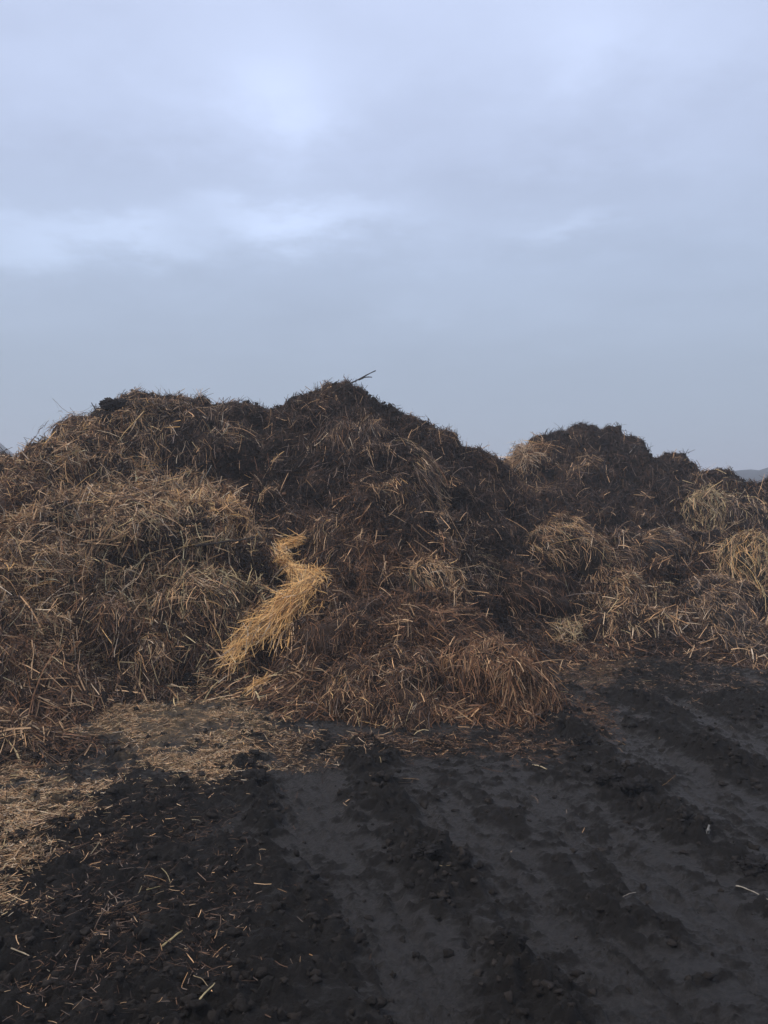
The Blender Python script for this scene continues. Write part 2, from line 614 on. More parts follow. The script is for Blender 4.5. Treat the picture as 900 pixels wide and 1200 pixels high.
bvh = BVHTree.FromPolygons([tuple(v) for v in HP.tolist()], hF.tolist(), all_triangles=False)
hollows = [  # px, py, rx, ry, depth (negative: a bulge)
    (215, 645, 60, 14, .28), (205, 545, 80, 20, .22), (75, 625, 26, 10, .2), (20, 690, 40, 10, .2), (180, 655, 40, 10, .2), (110, 770, 40, 8, .2), (350, 560, 30, 12, .16), (450, 650, 30, 10, .16), (390, 740, 20, 18, .14), (510, 715, 40, 8, .16), (480, 790, 60, 6, .12), (285, 560, 30, 22, .14), (130, 765, 26, 14, .20), (458, 592, 16, 10, .20), (650, 662, 46, 13, .22), (795, 656, 34, 9, .18),
    (640, 712, 44, 13, .22), (222, 795, 26, 10, .12), (55, 718, 60, 9, .16), (110, 640, 60, 6, .10), (335, 640, 18, 18, .10), (592, 700, 22, 40, .18), (80, 566, 60, 7, .14),
    (20, 625, 40, 6, .12), (560, 600, 50, 12, .12), (700, 615, 60, 7, .16), (470, 850, 60, 7, .10), (330, 590, 36, 10, .12), (415, 545, 50, 8, .14), (250, 660, 30, 8, .12),
    (730, 640, 14, 9, .12), (700, 690, 16, 20, .14), (300, 780, 20, 14, .14), (170, 700, 20, 30, .10), (500, 640, 60, 7, .12), (420, 665, 50, 7, .10), (560, 655, 12, 20, .12), (20, 790, 60, 5, .10),
    (150, 598, 70, 20, -.10), (200, 575, 60, 8, -.08), (110, 505, 30, 25, -.08), (180, 480, 50, 12, -.07), (420, 500, 30, 20, -.10), (495, 545, 20, 24, -.08),
    (60, 675, 60, 16, -.10), (240, 690, 35, 18, -.08), (430, 735, 60, 30, -.08), (545, 745, 40, 30, -.08), (515, 672, 25, 12, -.08), (850, 700, 45, 18, -.08), (60, 545, 45, 14, -.10)]
for px, py, rx, ry, dp in hollows:
    d_ = ray(px, py).normalized()
    p_, nn_, i_, t_ = bvh.ray_cast(Vector((0, 0, EYE)), d_, 60)
    if p_ is None:
        continue
    wx_ = rx * p_.y / F
    wy_ = ry * p_.y / F * 1.35
    wob_ = .25 * noise(HP[:, 0], HP[:, 1], HP[:, 2], 5.0, 68)
    dd = ((HP[:, 0] - p_.x) / wx_) ** 2 + ((HP[:, 1] - p_.y) ** 2 + (HP[:, 2] - p_.z) ** 2) / wy_ ** 2
    HP -= nb * ((dp * 1.35 if dp > 0 else dp) * np.exp(-np.maximum(dd + wob_, 0) ** 1.3))[:, None]


def heap_id(x, y):
    w = .12 * fbm(x, y, f=1.6, oct=3, seed=70)
    left = (x + w < -1.28)
    back = (x + w > 1.45 + .0 * y) & (y + w > 9.72)
    front = (x + w > 1.38) & (y + w <= 9.72)
    return np.where(left, 0, np.where(back, 2, np.where(front, 3, 1)))


fc = HP[hF].mean(1)
fid = heap_id(fc[:, 0], fc[:, 1])
bvh = BVHTree.FromPolygons([tuple(v) for v in HP.tolist()], hF.tolist(), all_triangles=False)


def hit(px, py, fallback_y=None):
    d = ray(px, py).normalized()
    p, nn, i, t = bvh.ray_cast(Vector((0, 0, EYE)), d, 60)
    g = gnd(px, py) if d.z < -.001 else None
    if g and (p is None or g[1] < p.y - .02):
        return np.array([g[0], g[1], float(G(g[0], g[1]))]), np.array([0, 0, 1.0])
    if p is None:
        return None, None
    x, y = p.x, p.y
    nrm = np.array([-(H0(x + .2, y) - H0(x - .2, y)) / .4, -(H0(x, y + .2) - H0(x, y - .2)) / .4, 1.0])
    return np.array(p), unit(nrm)


# ---- which state of rot lies where: blobs (px, py, rx, ry, weights, strength), each set down on the heap where that spot is
K = len(PAL)


def wv(**k):
    v = np.zeros(K)
    nm = dict(black=0, brown=1, russet=2, tan=3, gold=4, green=5, grey=6, pale=7)
    for a_, b_ in k.items():
        v[nm[a_]] = b_
    return v


DARK = wv(black=.66, brown=.25, grey=.08, tan=.01)
BROWN = wv(black=.30, brown=.48, russet=.10, grey=.08, tan=.04)
STRAWY = wv(black=.16, brown=.26, russet=.06, tan=.30, grey=.10, green=.07, pale=.05)
TANNY = wv(black=.05, brown=.18, russet=.14, tan=.42, gold=.06, green=.05, pale=.10)
RUST = wv(black=.14, brown=.36, russet=.42, tan=.08)
GREYT = wv(black=.18, brown=.22, grey=.40, tan=.14, pale=.06)
GREEN = wv(black=.16, brown=.22, russet=.06, tan=.24, green=.24, grey=.06, pale=.04)
BLACK = wv(black=.93, brown=.07)
blobs = [
    (30, 540, 60, 45, RUST * .4 + TANNY * .6, 1.0), (110, 520, 55, 32, TANNY, 1.2), (20, 600, 60, 45, TANNY, 1.1), (60, 580, 50, 30, STRAWY, 1),
    (120, 600, 80, 40, STRAWY, 1.6), (230, 575, 50, 25, TANNY, 1.0), (275, 595, 24, 18, TANNY, 1.2), (200, 640, 90, 40, GREEN, 1.0), (60, 680, 100, 60, STRAWY, 1.7),
    (240, 700, 60, 50, GREEN, 1.0), (140, 720, 60, 50, BROWN, 1.0), (190, 480, 40, 12, GREYT, .8), (250, 490, 40, 20, GREYT, .5), (210, 520, 90, 30, DARK, 1.6),
    (20, 760, 45, 30, RUST, 2.0), (120, 770, 60, 30, BROWN, 1.0), (60, 830, 60, 40, RUST * .5 + BROWN * .5, 1.2), (200, 780, 60, 25, BROWN, 1.),
    (400, 470, 60, 40, DARK, 1.5), (470, 520, 60, 40, DARK, 1.5), (500, 590, 80, 30, DARK, 1.3), (360, 530, 60, 30, DARK, 1.2), (330, 600, 50, 40, DARK, 1.0),
    (415, 510, 30, 25, GREYT, .7), (490, 545, 25, 30, GREYT, .8), (450, 580, 30, 20, BROWN, 1), (520, 610, 40, 15, GREYT, .9), (385, 625, 40, 25, BROWN, 1.2),
    (400, 700, 80, 50, BROWN, 1.4), (515, 675, 30, 20, TANNY, .8), (560, 620, 50, 30, DARK, 1.6), (480, 740, 90, 50, RUST, 1.8), (430, 660, 60, 30, RUST * .5 + BROWN * .5, 1.2), (460, 815, 100, 25, RUST * .4 + BROWN * .6, 1.3),
    (370, 790, 40, 40, BROWN, 1), (590, 740, 40, 40, DARK, 1.2), (600, 690, 40, 40, DARK, 1.2), (560, 770, 50, 40, RUST, 1.0), (350, 840, 50, 15, RUST, 1),
    (615, 535, 22, 22, TANNY, 1.4), (640, 560, 20, 25, BROWN, 1.4), (720, 560, 80, 45, DARK, 2.2), (820, 580, 60, 30, DARK, 1.4), (760, 525, 30, 10, GREYT, .6), (860, 600, 40, 25, GREEN * .5 + DARK * .5, 1.0),
    (670, 640, 60, 20, STRAWY, 1.2), (770, 640, 50, 12, GREYT, 1.2), (700, 665, 60, 20, BROWN, 1.2), (650, 700, 60, 25, BLACK, 1.0), (730, 700, 35, 30, STRAWY, .9), (800, 690, 40, 20, BROWN, 1),
    (850, 720, 50, 30, GREYT, 1.6), (885, 670, 25, 25, GREEN, 1.3), (780, 742, 60, 22, DARK, 1.6), (700, 762, 60, 15, RUST * .3 + BLACK * .7, 1.6), (860, 768, 60, 18, DARK, 1.8), (650, 660, 30, 15, DARK, 1.0),
]
BW = []
for px, py, rx, ry, w, s in blobs:
    p, nn = hit(px, py)
    if p is None:
        continue
    pt, _ = hit(px, py - ry * .7)
    pb, _ = hit(px, py + ry * .7)
    rw = rx * p[1] / F
    r2 = ry * p[1] / F * 1.5
    if pt is not None and pb is not None:
        r2 = min(np.linalg.norm(pt - pb) / 1.4, r2 * 1.6)
    BW.append((p, rw * 1.05, max(r2, .08), w, s))


def rot_weights(P):
    """palette weights at points P (n,3)"""
    n_ = len(P)
    W = np.zeros((n_, K)) + DARK[None] * .10 + BROWN[None] * .10
    wx = P[:, 0] + .10 * fbm(P[:, 0], P[:, 1], P[:, 2], f=2.5, oct=3, seed=80)
    wz = .10 * fbm(P[:, 0], P[:, 1], P[:, 2], f=2.5, oct=3, seed=84)
    for p, rx, ry, w, s in BW:
        d = ((wx - p[0]) / rx) ** 2 + ((P[:, 1] - p[1] + wz) ** 2 + (P[:, 2] - p[2] + wz) ** 2) / (ry * ry)
        W += (np.exp(-d) * s)[:, None] * w[None]
    W /= W.sum(1)[:, None]
    # wisps: straws of one kind lie together
    c1 = fbm(P[:, 0], P[:, 1] * .8, P[:, 2] * 1.5, f=2.3, oct=4, gain=.6, seed=90)
    c2 = fbm(P[:, 0], P[:, 1], P[:, 2], f=5.0, oct=2, seed=95)
    bright = np.exp(2.3 * c1)[:, None]
    m = np.ones((n_, K))
    m[:, [3, 4, 5, 7]] *= bright
    m[:, [0]] /= bright
    m[:, [5]] *= np.exp(1.5 * c2)[:, None]
    m[:, [4, 2]] *= np.exp(-1.2 * c2)[:, None]
    return W * m / (W * m).sum(1)[:, None]


# vertex colour of the muck core: rotted fines
RW = rot_weights(HP)
core = np.array([(.019, .0130, .0105), (.040, .024, .016), (.062, .036, .024), (.050, .037, .026), (.07, .048, .03), (.050, .041, .028), (.040, .034, .030), (.06, .047, .035)])
hcol = RW @ core

heap_info = [
    ('manure_heap', 'broad left manure heap, dark at its rounded top, pale tangled straw in front', 'manure heap'),
    ('manure_heap', 'tallest pointed manure heap in the middle, dark brown, its foot reaching the mud ruts', 'manure heap'),
    ('manure_heap', 'almost black rounded manure heap behind at the right, with mist-blue hill beyond', 'manure heap'),
    ('manure_heap', 'low lumpy manure bank at right, in front of the black rounded heap', 'manure heap'),
]
heaps = []
for i, (nm, lb, ct) in enumerate(heap_info):
    sel = hF[fid == i]
    u, inv = np.unique(sel.ravel(), return_inverse=True)
    o = make_obj(nm, HP[u], inv.reshape(-1, 4), M_MUCK, hcol[u], smooth=True, label=lb, category=ct, group='manure heaps on the farmyard')
    heaps.append(o)

# ---- loose straw and rotted stems over the heaps
P4 = HP[hF]
fn = np.cross(P4[:, 2] - P4[:, 0], P4[:, 3] - P4[:, 1])
area = np.linalg.norm(fn, axis=1) * .5
fn = unit(fn)
dist = np.linalg.norm(fc - np.array([0, 0, EYE]), axis=1)
facing = (fn * (np.array([0, 0, EYE]) - fc)).sum(1) / dist
ax = np.abs(fc[:, 0] / fc[:, 1])
wgt = area * (6.5 / dist) ** 1.3 * np.where(ax < .58, 1, .3) * np.where(facing > -.15, 1, .12) * np.where(fc[:, 1] > 12.8, .25, 1)
wgt *= sstep(-.05, .06, fc[:, 2])
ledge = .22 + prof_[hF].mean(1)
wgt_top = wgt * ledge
slope_dn = unit(np.stack([fn[:, 0] * fn[:, 2], fn[:, 1] * fn[:, 2], -(1 - fn[:, 2] ** 2)], 1) + 1e-6)


def lay(NS, Lr, Wr, nseg, liftr, mode, seedoff=0, colsel=None, curl=.35):
    """sample NS straws over the heaps; returns per-heap lists"""
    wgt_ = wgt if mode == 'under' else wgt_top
    if mode == 'wisp':   # matted locks: many near-parallel straws on one spot
        per = 9
        i0 = rng.choice(len(hF), NS // per, p=wgt_ / wgt_.sum())
        idx = np.repeat(i0, per)
        NS = len(idx)
    else:
        idx = rng.choice(len(hF), NS, p=wgt_ / wgt_.sum())
    uv = rng.random((NS, 2))
    q = P4[idx]
    P = (q[:, 0] * (1 - uv[:, :1]) + q[:, 1] * uv[:, :1]) * (1 - uv[:, 1:]) + (q[:, 3] * (1 - uv[:, :1]) + q[:, 2] * uv[:, :1]) * uv[:, 1:]
    N = fn[idx]
    dn = slope_dn[idx]
    sd = unit(np.cross(N, dn))
    ang = 3.4 * fbm(P[:, 0], P[:, 1], P[:, 2], f=2.6, oct=2, seed=100 + seedoff) + rng.normal(0, 1, NS) * np.where(rng.random(NS) < .6, .35, 1.5)
    if mode == 'hang':
        ang = .6 * noise(P[:, 0], P[:, 1], P[:, 2], 2.0, 104) + rng.normal(0, .35, NS)
    if mode == 'wisp':
        ang = np.repeat(rng.normal(0, 1.3, NS // per), per) + rng.normal(0, .28, NS)
        P = P + sd * rng.normal(0, .028, NS)[:, None] + dn * rng.normal(0, .05, NS)[:, None]
    T = dn * np.cos(ang)[:, None] + sd * np.sin(ang)[:, None]
    L = rng.uniform(*Lr, NS) * np.exp(rng.normal(0, .25, NS))
    W = rng.uniform(*Wr, NS)
    W *= 1 + .35 * np.clip(dist[idx] / 8 - 1, 0, 1)
    T = unit(T + N * rng.normal(.03, .16, NS)[:, None] * np.where(fc[idx, 2] > 1.75, .6, 1.0)[:, None])
    P = P + N * rng.uniform(*liftr, NS)[:, None] - T * (L * .5)[:, None]
    Wt = rot_weights(P)
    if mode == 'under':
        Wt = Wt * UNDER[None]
    if mode == 'wisp':
        Wt = np.repeat(Wt[::per], per, 0) ** 1.6
    if colsel is not None:
        Wt = Wt * colsel[None]
        ok = rng.random(NS) < np.clip(Wt.sum(1) * 1.6, 0, 1)
        P, T, L, W, N, Wt, idx = P[ok], T[ok], L[ok], W[ok], N[ok], Wt[ok], idx[ok]
    col = pick(Wt)
    # rotted black stems are short and frayed
    dk = (col.sum(1) < .09)
    L = np.where(dk, L * .45, L)
    SV = strands(P, T, L, W, nseg, curl=curl, grav=.35, up=N, kink=.10)
    return SV, col, fid[idx]


# ------------------------------------------------------------------ crumbs of mud thrown up along the ruts
import bmesh


def ico(sub):
    bm = bmesh.new()
    bmesh.ops.create_icosphere(bm, subdivisions=sub, radius=1)
    V = np.array([v.co[:] for v in bm.verts])
    Fq = np.array([[v.index for v in f.verts] for f in bm.faces])
    bm.free()
    return V, Fq


IV, IF = ico(2)
I3, I3F = ico(5)


def lump(V, r, seed, rough=.35):
    d = 1 + rough * noise(V[:, 0], V[:, 1], V[:, 2], 1.1, seed) + rough * .7 * noise(V[:, 0], V[:, 1], V[:, 2], 2.6, seed + 3) + rough * .35 * noise(V[:, 0], V[:, 1], V[:, 2], 6, seed + 5)
    if len(V) > 1000:
        d = d + rough * .5 * (billow(V[:, 0], V[:, 1], V[:, 2], 4.5, seed + 7) - .5) + rough * .22 * noise(V[:, 0], V[:, 1], V[:, 2], 13, seed + 8) + rough * .12 * noise(V[:, 0], V[:, 1], V[:, 2], 24, seed + 9)
    return V * d[:, None] * np.asarray(r)


variants = [lump(IV, (1, 1, .8), 200 + i * 7, .75) for i in range(16)]


def scatter_lumps(P, N, size, colr, flat=.8):
    """many broken lumps as one soup of faces; P (n,3)"""
    n_ = len(P)
    VV = np.stack(variants)[rng.integers(0, len(variants), n_)]
    q = rng.normal(size=(n_, 3, 3))
    a_ = unit(q[:, 0])
    b_ = unit(np.cross(a_, q[:, 1]))
    c_ = np.cross(a_, b_)
    R_ = np.stack([a_, b_, c_], 1)
    VV = np.einsum('nvk,nkj->nvj', VV, R_) * size[:, None, None] * rng.uniform(.7, 1.35, (n_, 1, 3))
    VV[:, :, 2] *= flat
    VV = VV + P[:, None, :]
    FF = (np.arange(n_)[:, None, None] * VV.shape[1] + IF[None]).reshape(-1, 3)
    CC_ = np.repeat(colr[:, None, :], VV.shape[1], 1)
    return VV.reshape(-1, 3), FF, CC_.reshape(-1, 3)


def heap_lumps(n_, s_lo, s_hi, pw):
    idx = rng.choice(len(hF), n_, p=wgt / wgt.sum())
    P = P4[idx].mean(1) + rng.normal(0, .012, (n_, 3))
    Wt = rot_weights(P)
    dkw = Wt[:, 0] + .6 * Wt[:, 1] + .5 * Wt[:, 6]
    ok = rng.random(n_) < np.clip(dkw * 2.2 - 1.0, .04, 1)
    P, idx, Wt = P[ok], idx[ok], Wt[ok]
    m = len(P)
    sz = s_lo + (s_hi - s_lo) * rng.random(m) ** pw
    P = P + fn[idx] * (sz * .05)[:, None]
    base_ = np.array([(.023, .0160, .0130), (.054, .032, .021), (.095, .050, .028)])
    cc_ = base_[np.where(rng.random(m) < Wt[:, 0] + .15, 0, np.where(rng.random(m) < .75, 1, 2))] * np.exp(rng.normal(0, .25, m))[:, None]
    return P, fn[idx], sz, cc_, fid[idx]


hl = [heap_lumps(110000, .004, .022, 2.6), heap_lumps(9000, .018, .038, 2.2)]
for i in range(4):
    Vs, Fs, Cs, nn_ = [], [], [], 0
    for P_, N_, sz_, cc_, hid in hl:
        m = hid == i
        v_, f_, c_ = scatter_lumps(P_[m], N_[m], sz_[m], cc_[m])
        Vs.append(v_)
        Fs.append(f_ + nn_)
        Cs.append(c_)
        nn_ += len(v_)
    make_obj('muck_crumbs', np.concatenate(Vs), np.concatenate(Fs), M_CLOD, np.concatenate(Cs), False, parent=heaps[i], kind='stuff')

piles = [Pile() for _ in range(4)]
UNDER = wv(black=1.7, brown=1.3, russet=.8, tan=.22, gold=.2, green=.14, grey=.7, pale=.15)  # shifts under-straw to dark rotted colours, painting shade into gaps between bright straws
ones = np.ones(K)
light = wv(tan=1, gold=1, green=1, pale=1, russet=.3)
for spec in [
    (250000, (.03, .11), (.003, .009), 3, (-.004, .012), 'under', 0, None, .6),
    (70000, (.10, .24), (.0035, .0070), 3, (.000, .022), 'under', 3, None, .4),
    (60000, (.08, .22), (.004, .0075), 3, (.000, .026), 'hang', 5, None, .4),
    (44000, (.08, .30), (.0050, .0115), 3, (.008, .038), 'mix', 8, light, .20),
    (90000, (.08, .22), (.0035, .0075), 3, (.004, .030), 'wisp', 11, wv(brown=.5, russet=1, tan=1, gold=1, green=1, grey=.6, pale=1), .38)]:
    NS, Lr, Wr, nseg, lr, mode, so, cs, cu = spec
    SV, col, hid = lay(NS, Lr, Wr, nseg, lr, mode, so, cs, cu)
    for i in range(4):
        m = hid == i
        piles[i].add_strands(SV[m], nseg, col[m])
for i in range(4):
    piles[i].build('loose_straw', M_STRAW, parent=heaps[i], kind='stuff')


# ------------------------------------------------------------------ straw litter trodden into the mud
def litter(NS, spots, Lr, Wr, lift):
    """spots: (px,py,rpx,rpy,weight,palette)"""
    out = Pile()
    tot = sum(s[4] for s in spots)
    for px, py, rx, ry, w, pal in spots:
        m = int(NS * w / tot)
        a_ = rng.normal(0, .55, (m, 2))
        qx, qy = px + a_[:, 0] * rx, np.maximum(py + a_[:, 1] * ry, 770)
        cpp, spp = math.cos(PITCH), math.sin(PITCH)
        bb = (600 - qy) / F
        dy, dz = cpp + bb * spp, -spp + bb * cpp
        t = -EYE / dz
        x, y = (qx - 450) / F * t, dy * t
        bare_ = np.exp(-(((qx - 125) / 45) ** 2 + ((qy - 882) / 22) ** 2) ** 1.5)
        keepm = rng.random(m) < np.clip(1 - bare_ * .95, 0, 1) * np.clip(.50 + 1.5 * fbm(x, y, f=4.0, oct=4, gain=.6, seed=131), .03, 1)
        x, y = x[keepm], y[keepm]
        # lie on whichever is higher: the mud or the heap's foot
        z = np.maximum(G(x, y), H0(x, y) + heap_disp(x, y, H0(x, y)))
        m = len(x)
        P = np.stack([x, y, z + rng.uniform(.001, lift, m)], 1)
        ang = rng.uniform(0, 2 * math.pi, m)
        T = np.stack([np.cos(ang), np.sin(ang), rng.normal(0.02, .12, m)], 1)
        L = rng.uniform(*Lr, m) * np.exp(rng.normal(0, .3, m))
        W = rng.uniform(*Wr, m)
        SV = strands(P - T * (L * .5)[:, None], T, L, W, 3, curl=.3, up=np.array([0, 0, 1.0])[None], kink=.08)
        out.add_strands(SV, 3, pick(np.repeat(pal[None], m, 0)))
    return out


FLAT = wv(black=.08, brown=.26, tan=.42, pale=.15, green=.09)
LDARK = wv(black=.45, brown=.38, tan=.06, grey=.11)
lp = litter(210000, [
    (200, 850, 100, 42, 4.2, FLAT), (250, 890, 60, 25, 1.6, FLAT), (150, 825, 60, 20, 1.2, FLAT),
    (30, 940, 80, 46, 6.0, FLAT), (0, 1020, 42, 46, 3.6, FLAT), (90, 1080, 130, 90, .5, LDARK), (80, 890, 90, 40, 2.0, LDARK * .6 + FLAT * .4),
    (120, 1000, 140, 80, 1.0, LDARK), (150, 1120, 160, 90, .3, LDARK), (330, 880, 80, 20, 1.2, LDARK * .7 + FLAT * .3), (480, 875, 120, 15, 1.0, LDARK * .8 + RUST * .2),
    (700, 785, 90, 25, 1.6, LDARK * .6 + RUST * .4), (820, 790, 90, 30, 1.4, LDARK * .6 + GREYT * .4), (680, 840, 40, 25, .6, RUST), (600, 870, 60, 20, .8, LDARK * .5 + RUST * .5), (-60, 930, 90, 90, 1.5, FLAT)],
    (.012, .055), (.0015, .0034), .010)
lp2 = litter(1500, [(30, 940, 80, 50, 3.4, FLAT), (0, 1020, 44, 46, 1.8, FLAT), (330, 870, 70, 20, .5, FLAT), (520, 880, 160, 16, .5, STRAWY), (100, 1030, 120, 60, .3, LDARK), (150, 1120, 130, 60, .15, LDARK), (230, 860, 110, 40, 1.2, TANNY), (700, 800, 150, 40, .6, STRAWY), (560, 950, 250, 80, .25, STRAWY), (400, 900, 90, 30, .4, STRAWY)],
              (.05, .13), (.0022, .0042), .014)
lp.add(np.concatenate(lp2.V), np.concatenate([f for f in lp2.F]), np.concatenate(lp2.C))
lp.build('straw_litter', M_STRAW, kind='stuff', label='chopped straw trodden into the black mud at the foot of the heaps')

NC = 90000
cx = rng.uniform(-2.6, 3.4, NC)
cyy = 2.0 + 5.2 * rng.random(NC) ** 1.3
Rm, hh_ = rough_mask(cx, cyy)
ok = rng.random(NC) < np.clip(Rm ** 2 * .30 + hh_ * 9 + .02, 0, 1)
cx, cyy = cx[ok], cyy[ok]
cz = G(cx, cyy)
sz = .0024 + .019 * rng.random(len(cx)) ** 6
cr = Pile()
mcol = np.array([.0195, .0155, .0130])[None] * rng.uniform(.55, 1.5, (len(cx), 1))
v_, f_, c_ = scatter_lumps(np.stack([cx, cyy, cz + sz * .1], 1), None, sz, mcol, .7)
make_obj('mud_crumbs', v_, f_, M_CLOD, c_, True, kind='stuff', label='black crumbs of mud thrown up along the wheel ruts')


# ------------------------------------------------------------------ straw clumps lying on the heaps, each a thing of its own
def basis(nrm):
    z = np.array([0, 0, 1.0])
    if nrm[2] > .985:
        e1 = np.array([1.0, 0, 0])
    else:
        e1 = unit(np.cross(z, nrm))
        if e1[0] < 0:
            e1 = -e1
    e2 = unit(np.cross(nrm, e1))
    if e2[2] < 0 or (abs(e2[2]) < .05 and e2[1] < 0):
        e2 = -e2
    return e1, e2


CL_GROUP = 'straw clumps on the manure heaps'


def clump(label, px, py, a_px, b_px, h, flow, n_, pal, Lr=(.10, .26), Wr=(.0035, .006), ang=0.0, jit=.4, rot=0.0, core_i=1, stand=.1, seed=1, cat='straw clump', grav=.9, coremul=1.0, name='straw_clump', body=True):
    """a_px, b_px: half width and half height seen in the photo; h: thickness in metres"""
    p, nrm = hit(px, py)
    if p is None:
        p, nrm = hit(px, py + 8)
    toc = unit(np.array([0, 0, EYE]) - p)
    a_ = a_px * p[1] / F
    e1, e2 = basis(nrm)
    vis = max(.35, abs(e2[2]) * .95 + .25 * abs(e2[1]) * .5)
    b_ = b_px * p[1] / F / vis
    cr_, sr_ = math.cos(rot), math.sin(rot)
    E1, E2 = e1 * cr_ + e2 * sr_, -e1 * sr_ + e2 * cr_
    pl = Pile()
    jit = jit + .12
    pal = pal / pal.sum() * .86 + BROWN / BROWN.sum() * .14

    def shape(r, t):
        # r 0..1 (n,), t angle -> point and normal on a lumpy dome
        wob = 1 + .20 * np.sin(2 * t + seed) + .17 * np.sin(3 * t + seed * 2.3) + .10 * np.sin(5 * t + seed * 4.1) + .08 * np.sin(8 * t + seed)
        u, v = r * np.cos(t) * a_ * wob, r * np.sin(t) * b_ * wob
        hgt = h * np.sqrt(np.clip(1 - r ** 2.4, 0, 1)) * (1 + .8 * noise(u, v, seed, 5.0, seed) + .5 * noise(u, v, seed, 11.0, seed + 2)) - .03 * r ** 2 - .16 * np.clip(r - .86, 0, 1) / .18
        return u, v, hgt

    def place(u, v, hgt):
        return p + u[:, None] * E1 + v[:, None] * E2 + hgt[:, None] * nrm

    nr, na = 14, 44
    rr_, tt_ = np.meshgrid(np.linspace(0.02, 1.04, nr), np.arange(na) / na * 2 * math.pi, indexing='ij')
    u, v, hg = shape(rr_.ravel(), tt_.ravel())
    PV = place(u, v, hg * .86 - .012)
    # the lower rim is pulled under so that the clump rests on the heap
    idx = np.arange(nr * na).reshape(nr, na)
    Fq = np.stack([idx[:-1], np.roll(idx, -1, 1)[:-1], np.roll(idx, -1, 1)[1:], idx[1:]], -1).reshape(-1, 4)
    PV = PV + .02 * noise(PV[:, 0], PV[:, 1], PV[:, 2], 16, seed)[:, None] * nrm
    cc = core[core_i] * coremul * (1 + .5 * noise(PV[:, 0], PV[:, 1], PV[:, 2], 14, seed + 9))[:, None]
    if body:
        pl.add(PV, Fq, np.clip(cc, .004, 1))
    r = np.sqrt(rng.random(n_)) * .98
    out_ = rng.random(n_) < .13      # stragglers round about, so that the clump frays into the heap
    r = np.where(out_, 1 + .35 * rng.random(n_) ** 1.5, r)
    t = rng.uniform(0, 2 * math.pi, n_)
    u, v, hg = shape(r, t)
    thin = rng.random(n_) < np.clip(1.0 + 1.2 * noise(u, v, seed, 7.0, seed + 21), .2, 1)
    r, t, u, v, hg, out_ = r[thin], t[thin], u[thin], v[thin], hg[thin], out_[thin]
    n_ = len(r)
    P = place(u, v, np.maximum(hg, -.02))
    rc = np.minimum(r, 1.0)
    # outward normal of the dome
    N = unit(nrm[None] * (1.15 - rc)[:, None] * h * 2.2 + (E1[None] * (np.cos(t) * r)[:, None] / max(a_, .05) * .5 + E2[None] * (np.sin(t) * r)[:, None] / max(b_, .05) * .5) * h * .8)
    if flow == 'mat':
        an = rng.uniform(0, 2 * math.pi, n_) + .8 * noise(u, v, 0, 4, seed)
    elif flow == 'radial':
        an = np.arctan2(v, u) + rng.normal(0, jit, n_)
    elif flow == 'ring':
        an = np.arctan2(v, u) + math.pi / 2 + rng.normal(0, jit, n_)
    else:  # 'dir': ang measured from straight down the slope
        an = -math.pi / 2 + ang + rng.normal(0, jit, n_) + .5 * noise(u, v, 0, 3, seed)
    T = e1[None] * np.cos(an)[:, None] + e2[None] * np.sin(an)[:, None]
    T = unit(T - N * (T * N).sum(1)[:, None] + N * rng.normal(stand, .18, n_)[:, None])
    L = rng.uniform(*Lr, n_) * np.exp(rng.normal(-.08, .35, n_))
    back = .5 if flow in ('mat', 'ring') else .35
    Wd = rng.uniform(*Wr, n_) * (1 + .3 * max(0, min(1, p[1] / 8 - 1)))
    P = P - T * (L * back)[:, None] + N * rng.uniform(0, .02, n_)[:, None]
    SV = strands(P, T, L, Wd, 4, curl=.5, grav=grav * (.4 + rc), up=N, kink=.12)
    pl.add_strands(SV, 4, pick(np.repeat(pal[None], n_, 0)))
    return pl.build(name, M_STRAW, label=label, category=cat, group=CL_GROUP)


# the rounded russet clump and the mat at the foot of the middle heap
RUSTC = wv(black=.05, brown=.25, russet=.50, tan=.20)
clump('rounded clump of long reddish-brown straw at the right foot of the middle heap', 598, 804, 44, 40, .22, 'dir', 3000, RUSTC, (.10, .26), (.004, .0066), ang=.1, jit=.75, core_i=2, seed=3, grav=1.4)
clump('wide low brown straw mat along the front foot of the middle heap', 455, 815, 88, 34, .17, 'dir', 3800, RUST * .5 + BROWN * .4 + TANNY * .25, (.07, .2), (.0032, .0055), ang=.0, jit=.9, seed=5, core_i=1, grav=1.2)
clump('sparse reddish straw patch just left of the wide brown mat, beside trodden litter', 348, 838, 26, 16, .06, 'mat', 600, RUST * .6 + TANNY * .4, (.06, .16), seed=6, core_i=2)
clump('brown straw bulge above the wide mat, halfway up the middle heap', 430, 735, 60, 36, .13, 'dir', 2200, RUST * .5 + BROWN * .5, (.07, .2), ang=-.2, jit=1.0, seed=7, core_i=1)
clump('reddish straw bulge directly above the rounded clump at the foot', 545, 745, 48, 40, .13, 'dir', 1900, RUST * .8 + BROWN * .2, (.08, .22), ang=.5, jit=.7, seed=8, core_i=1)
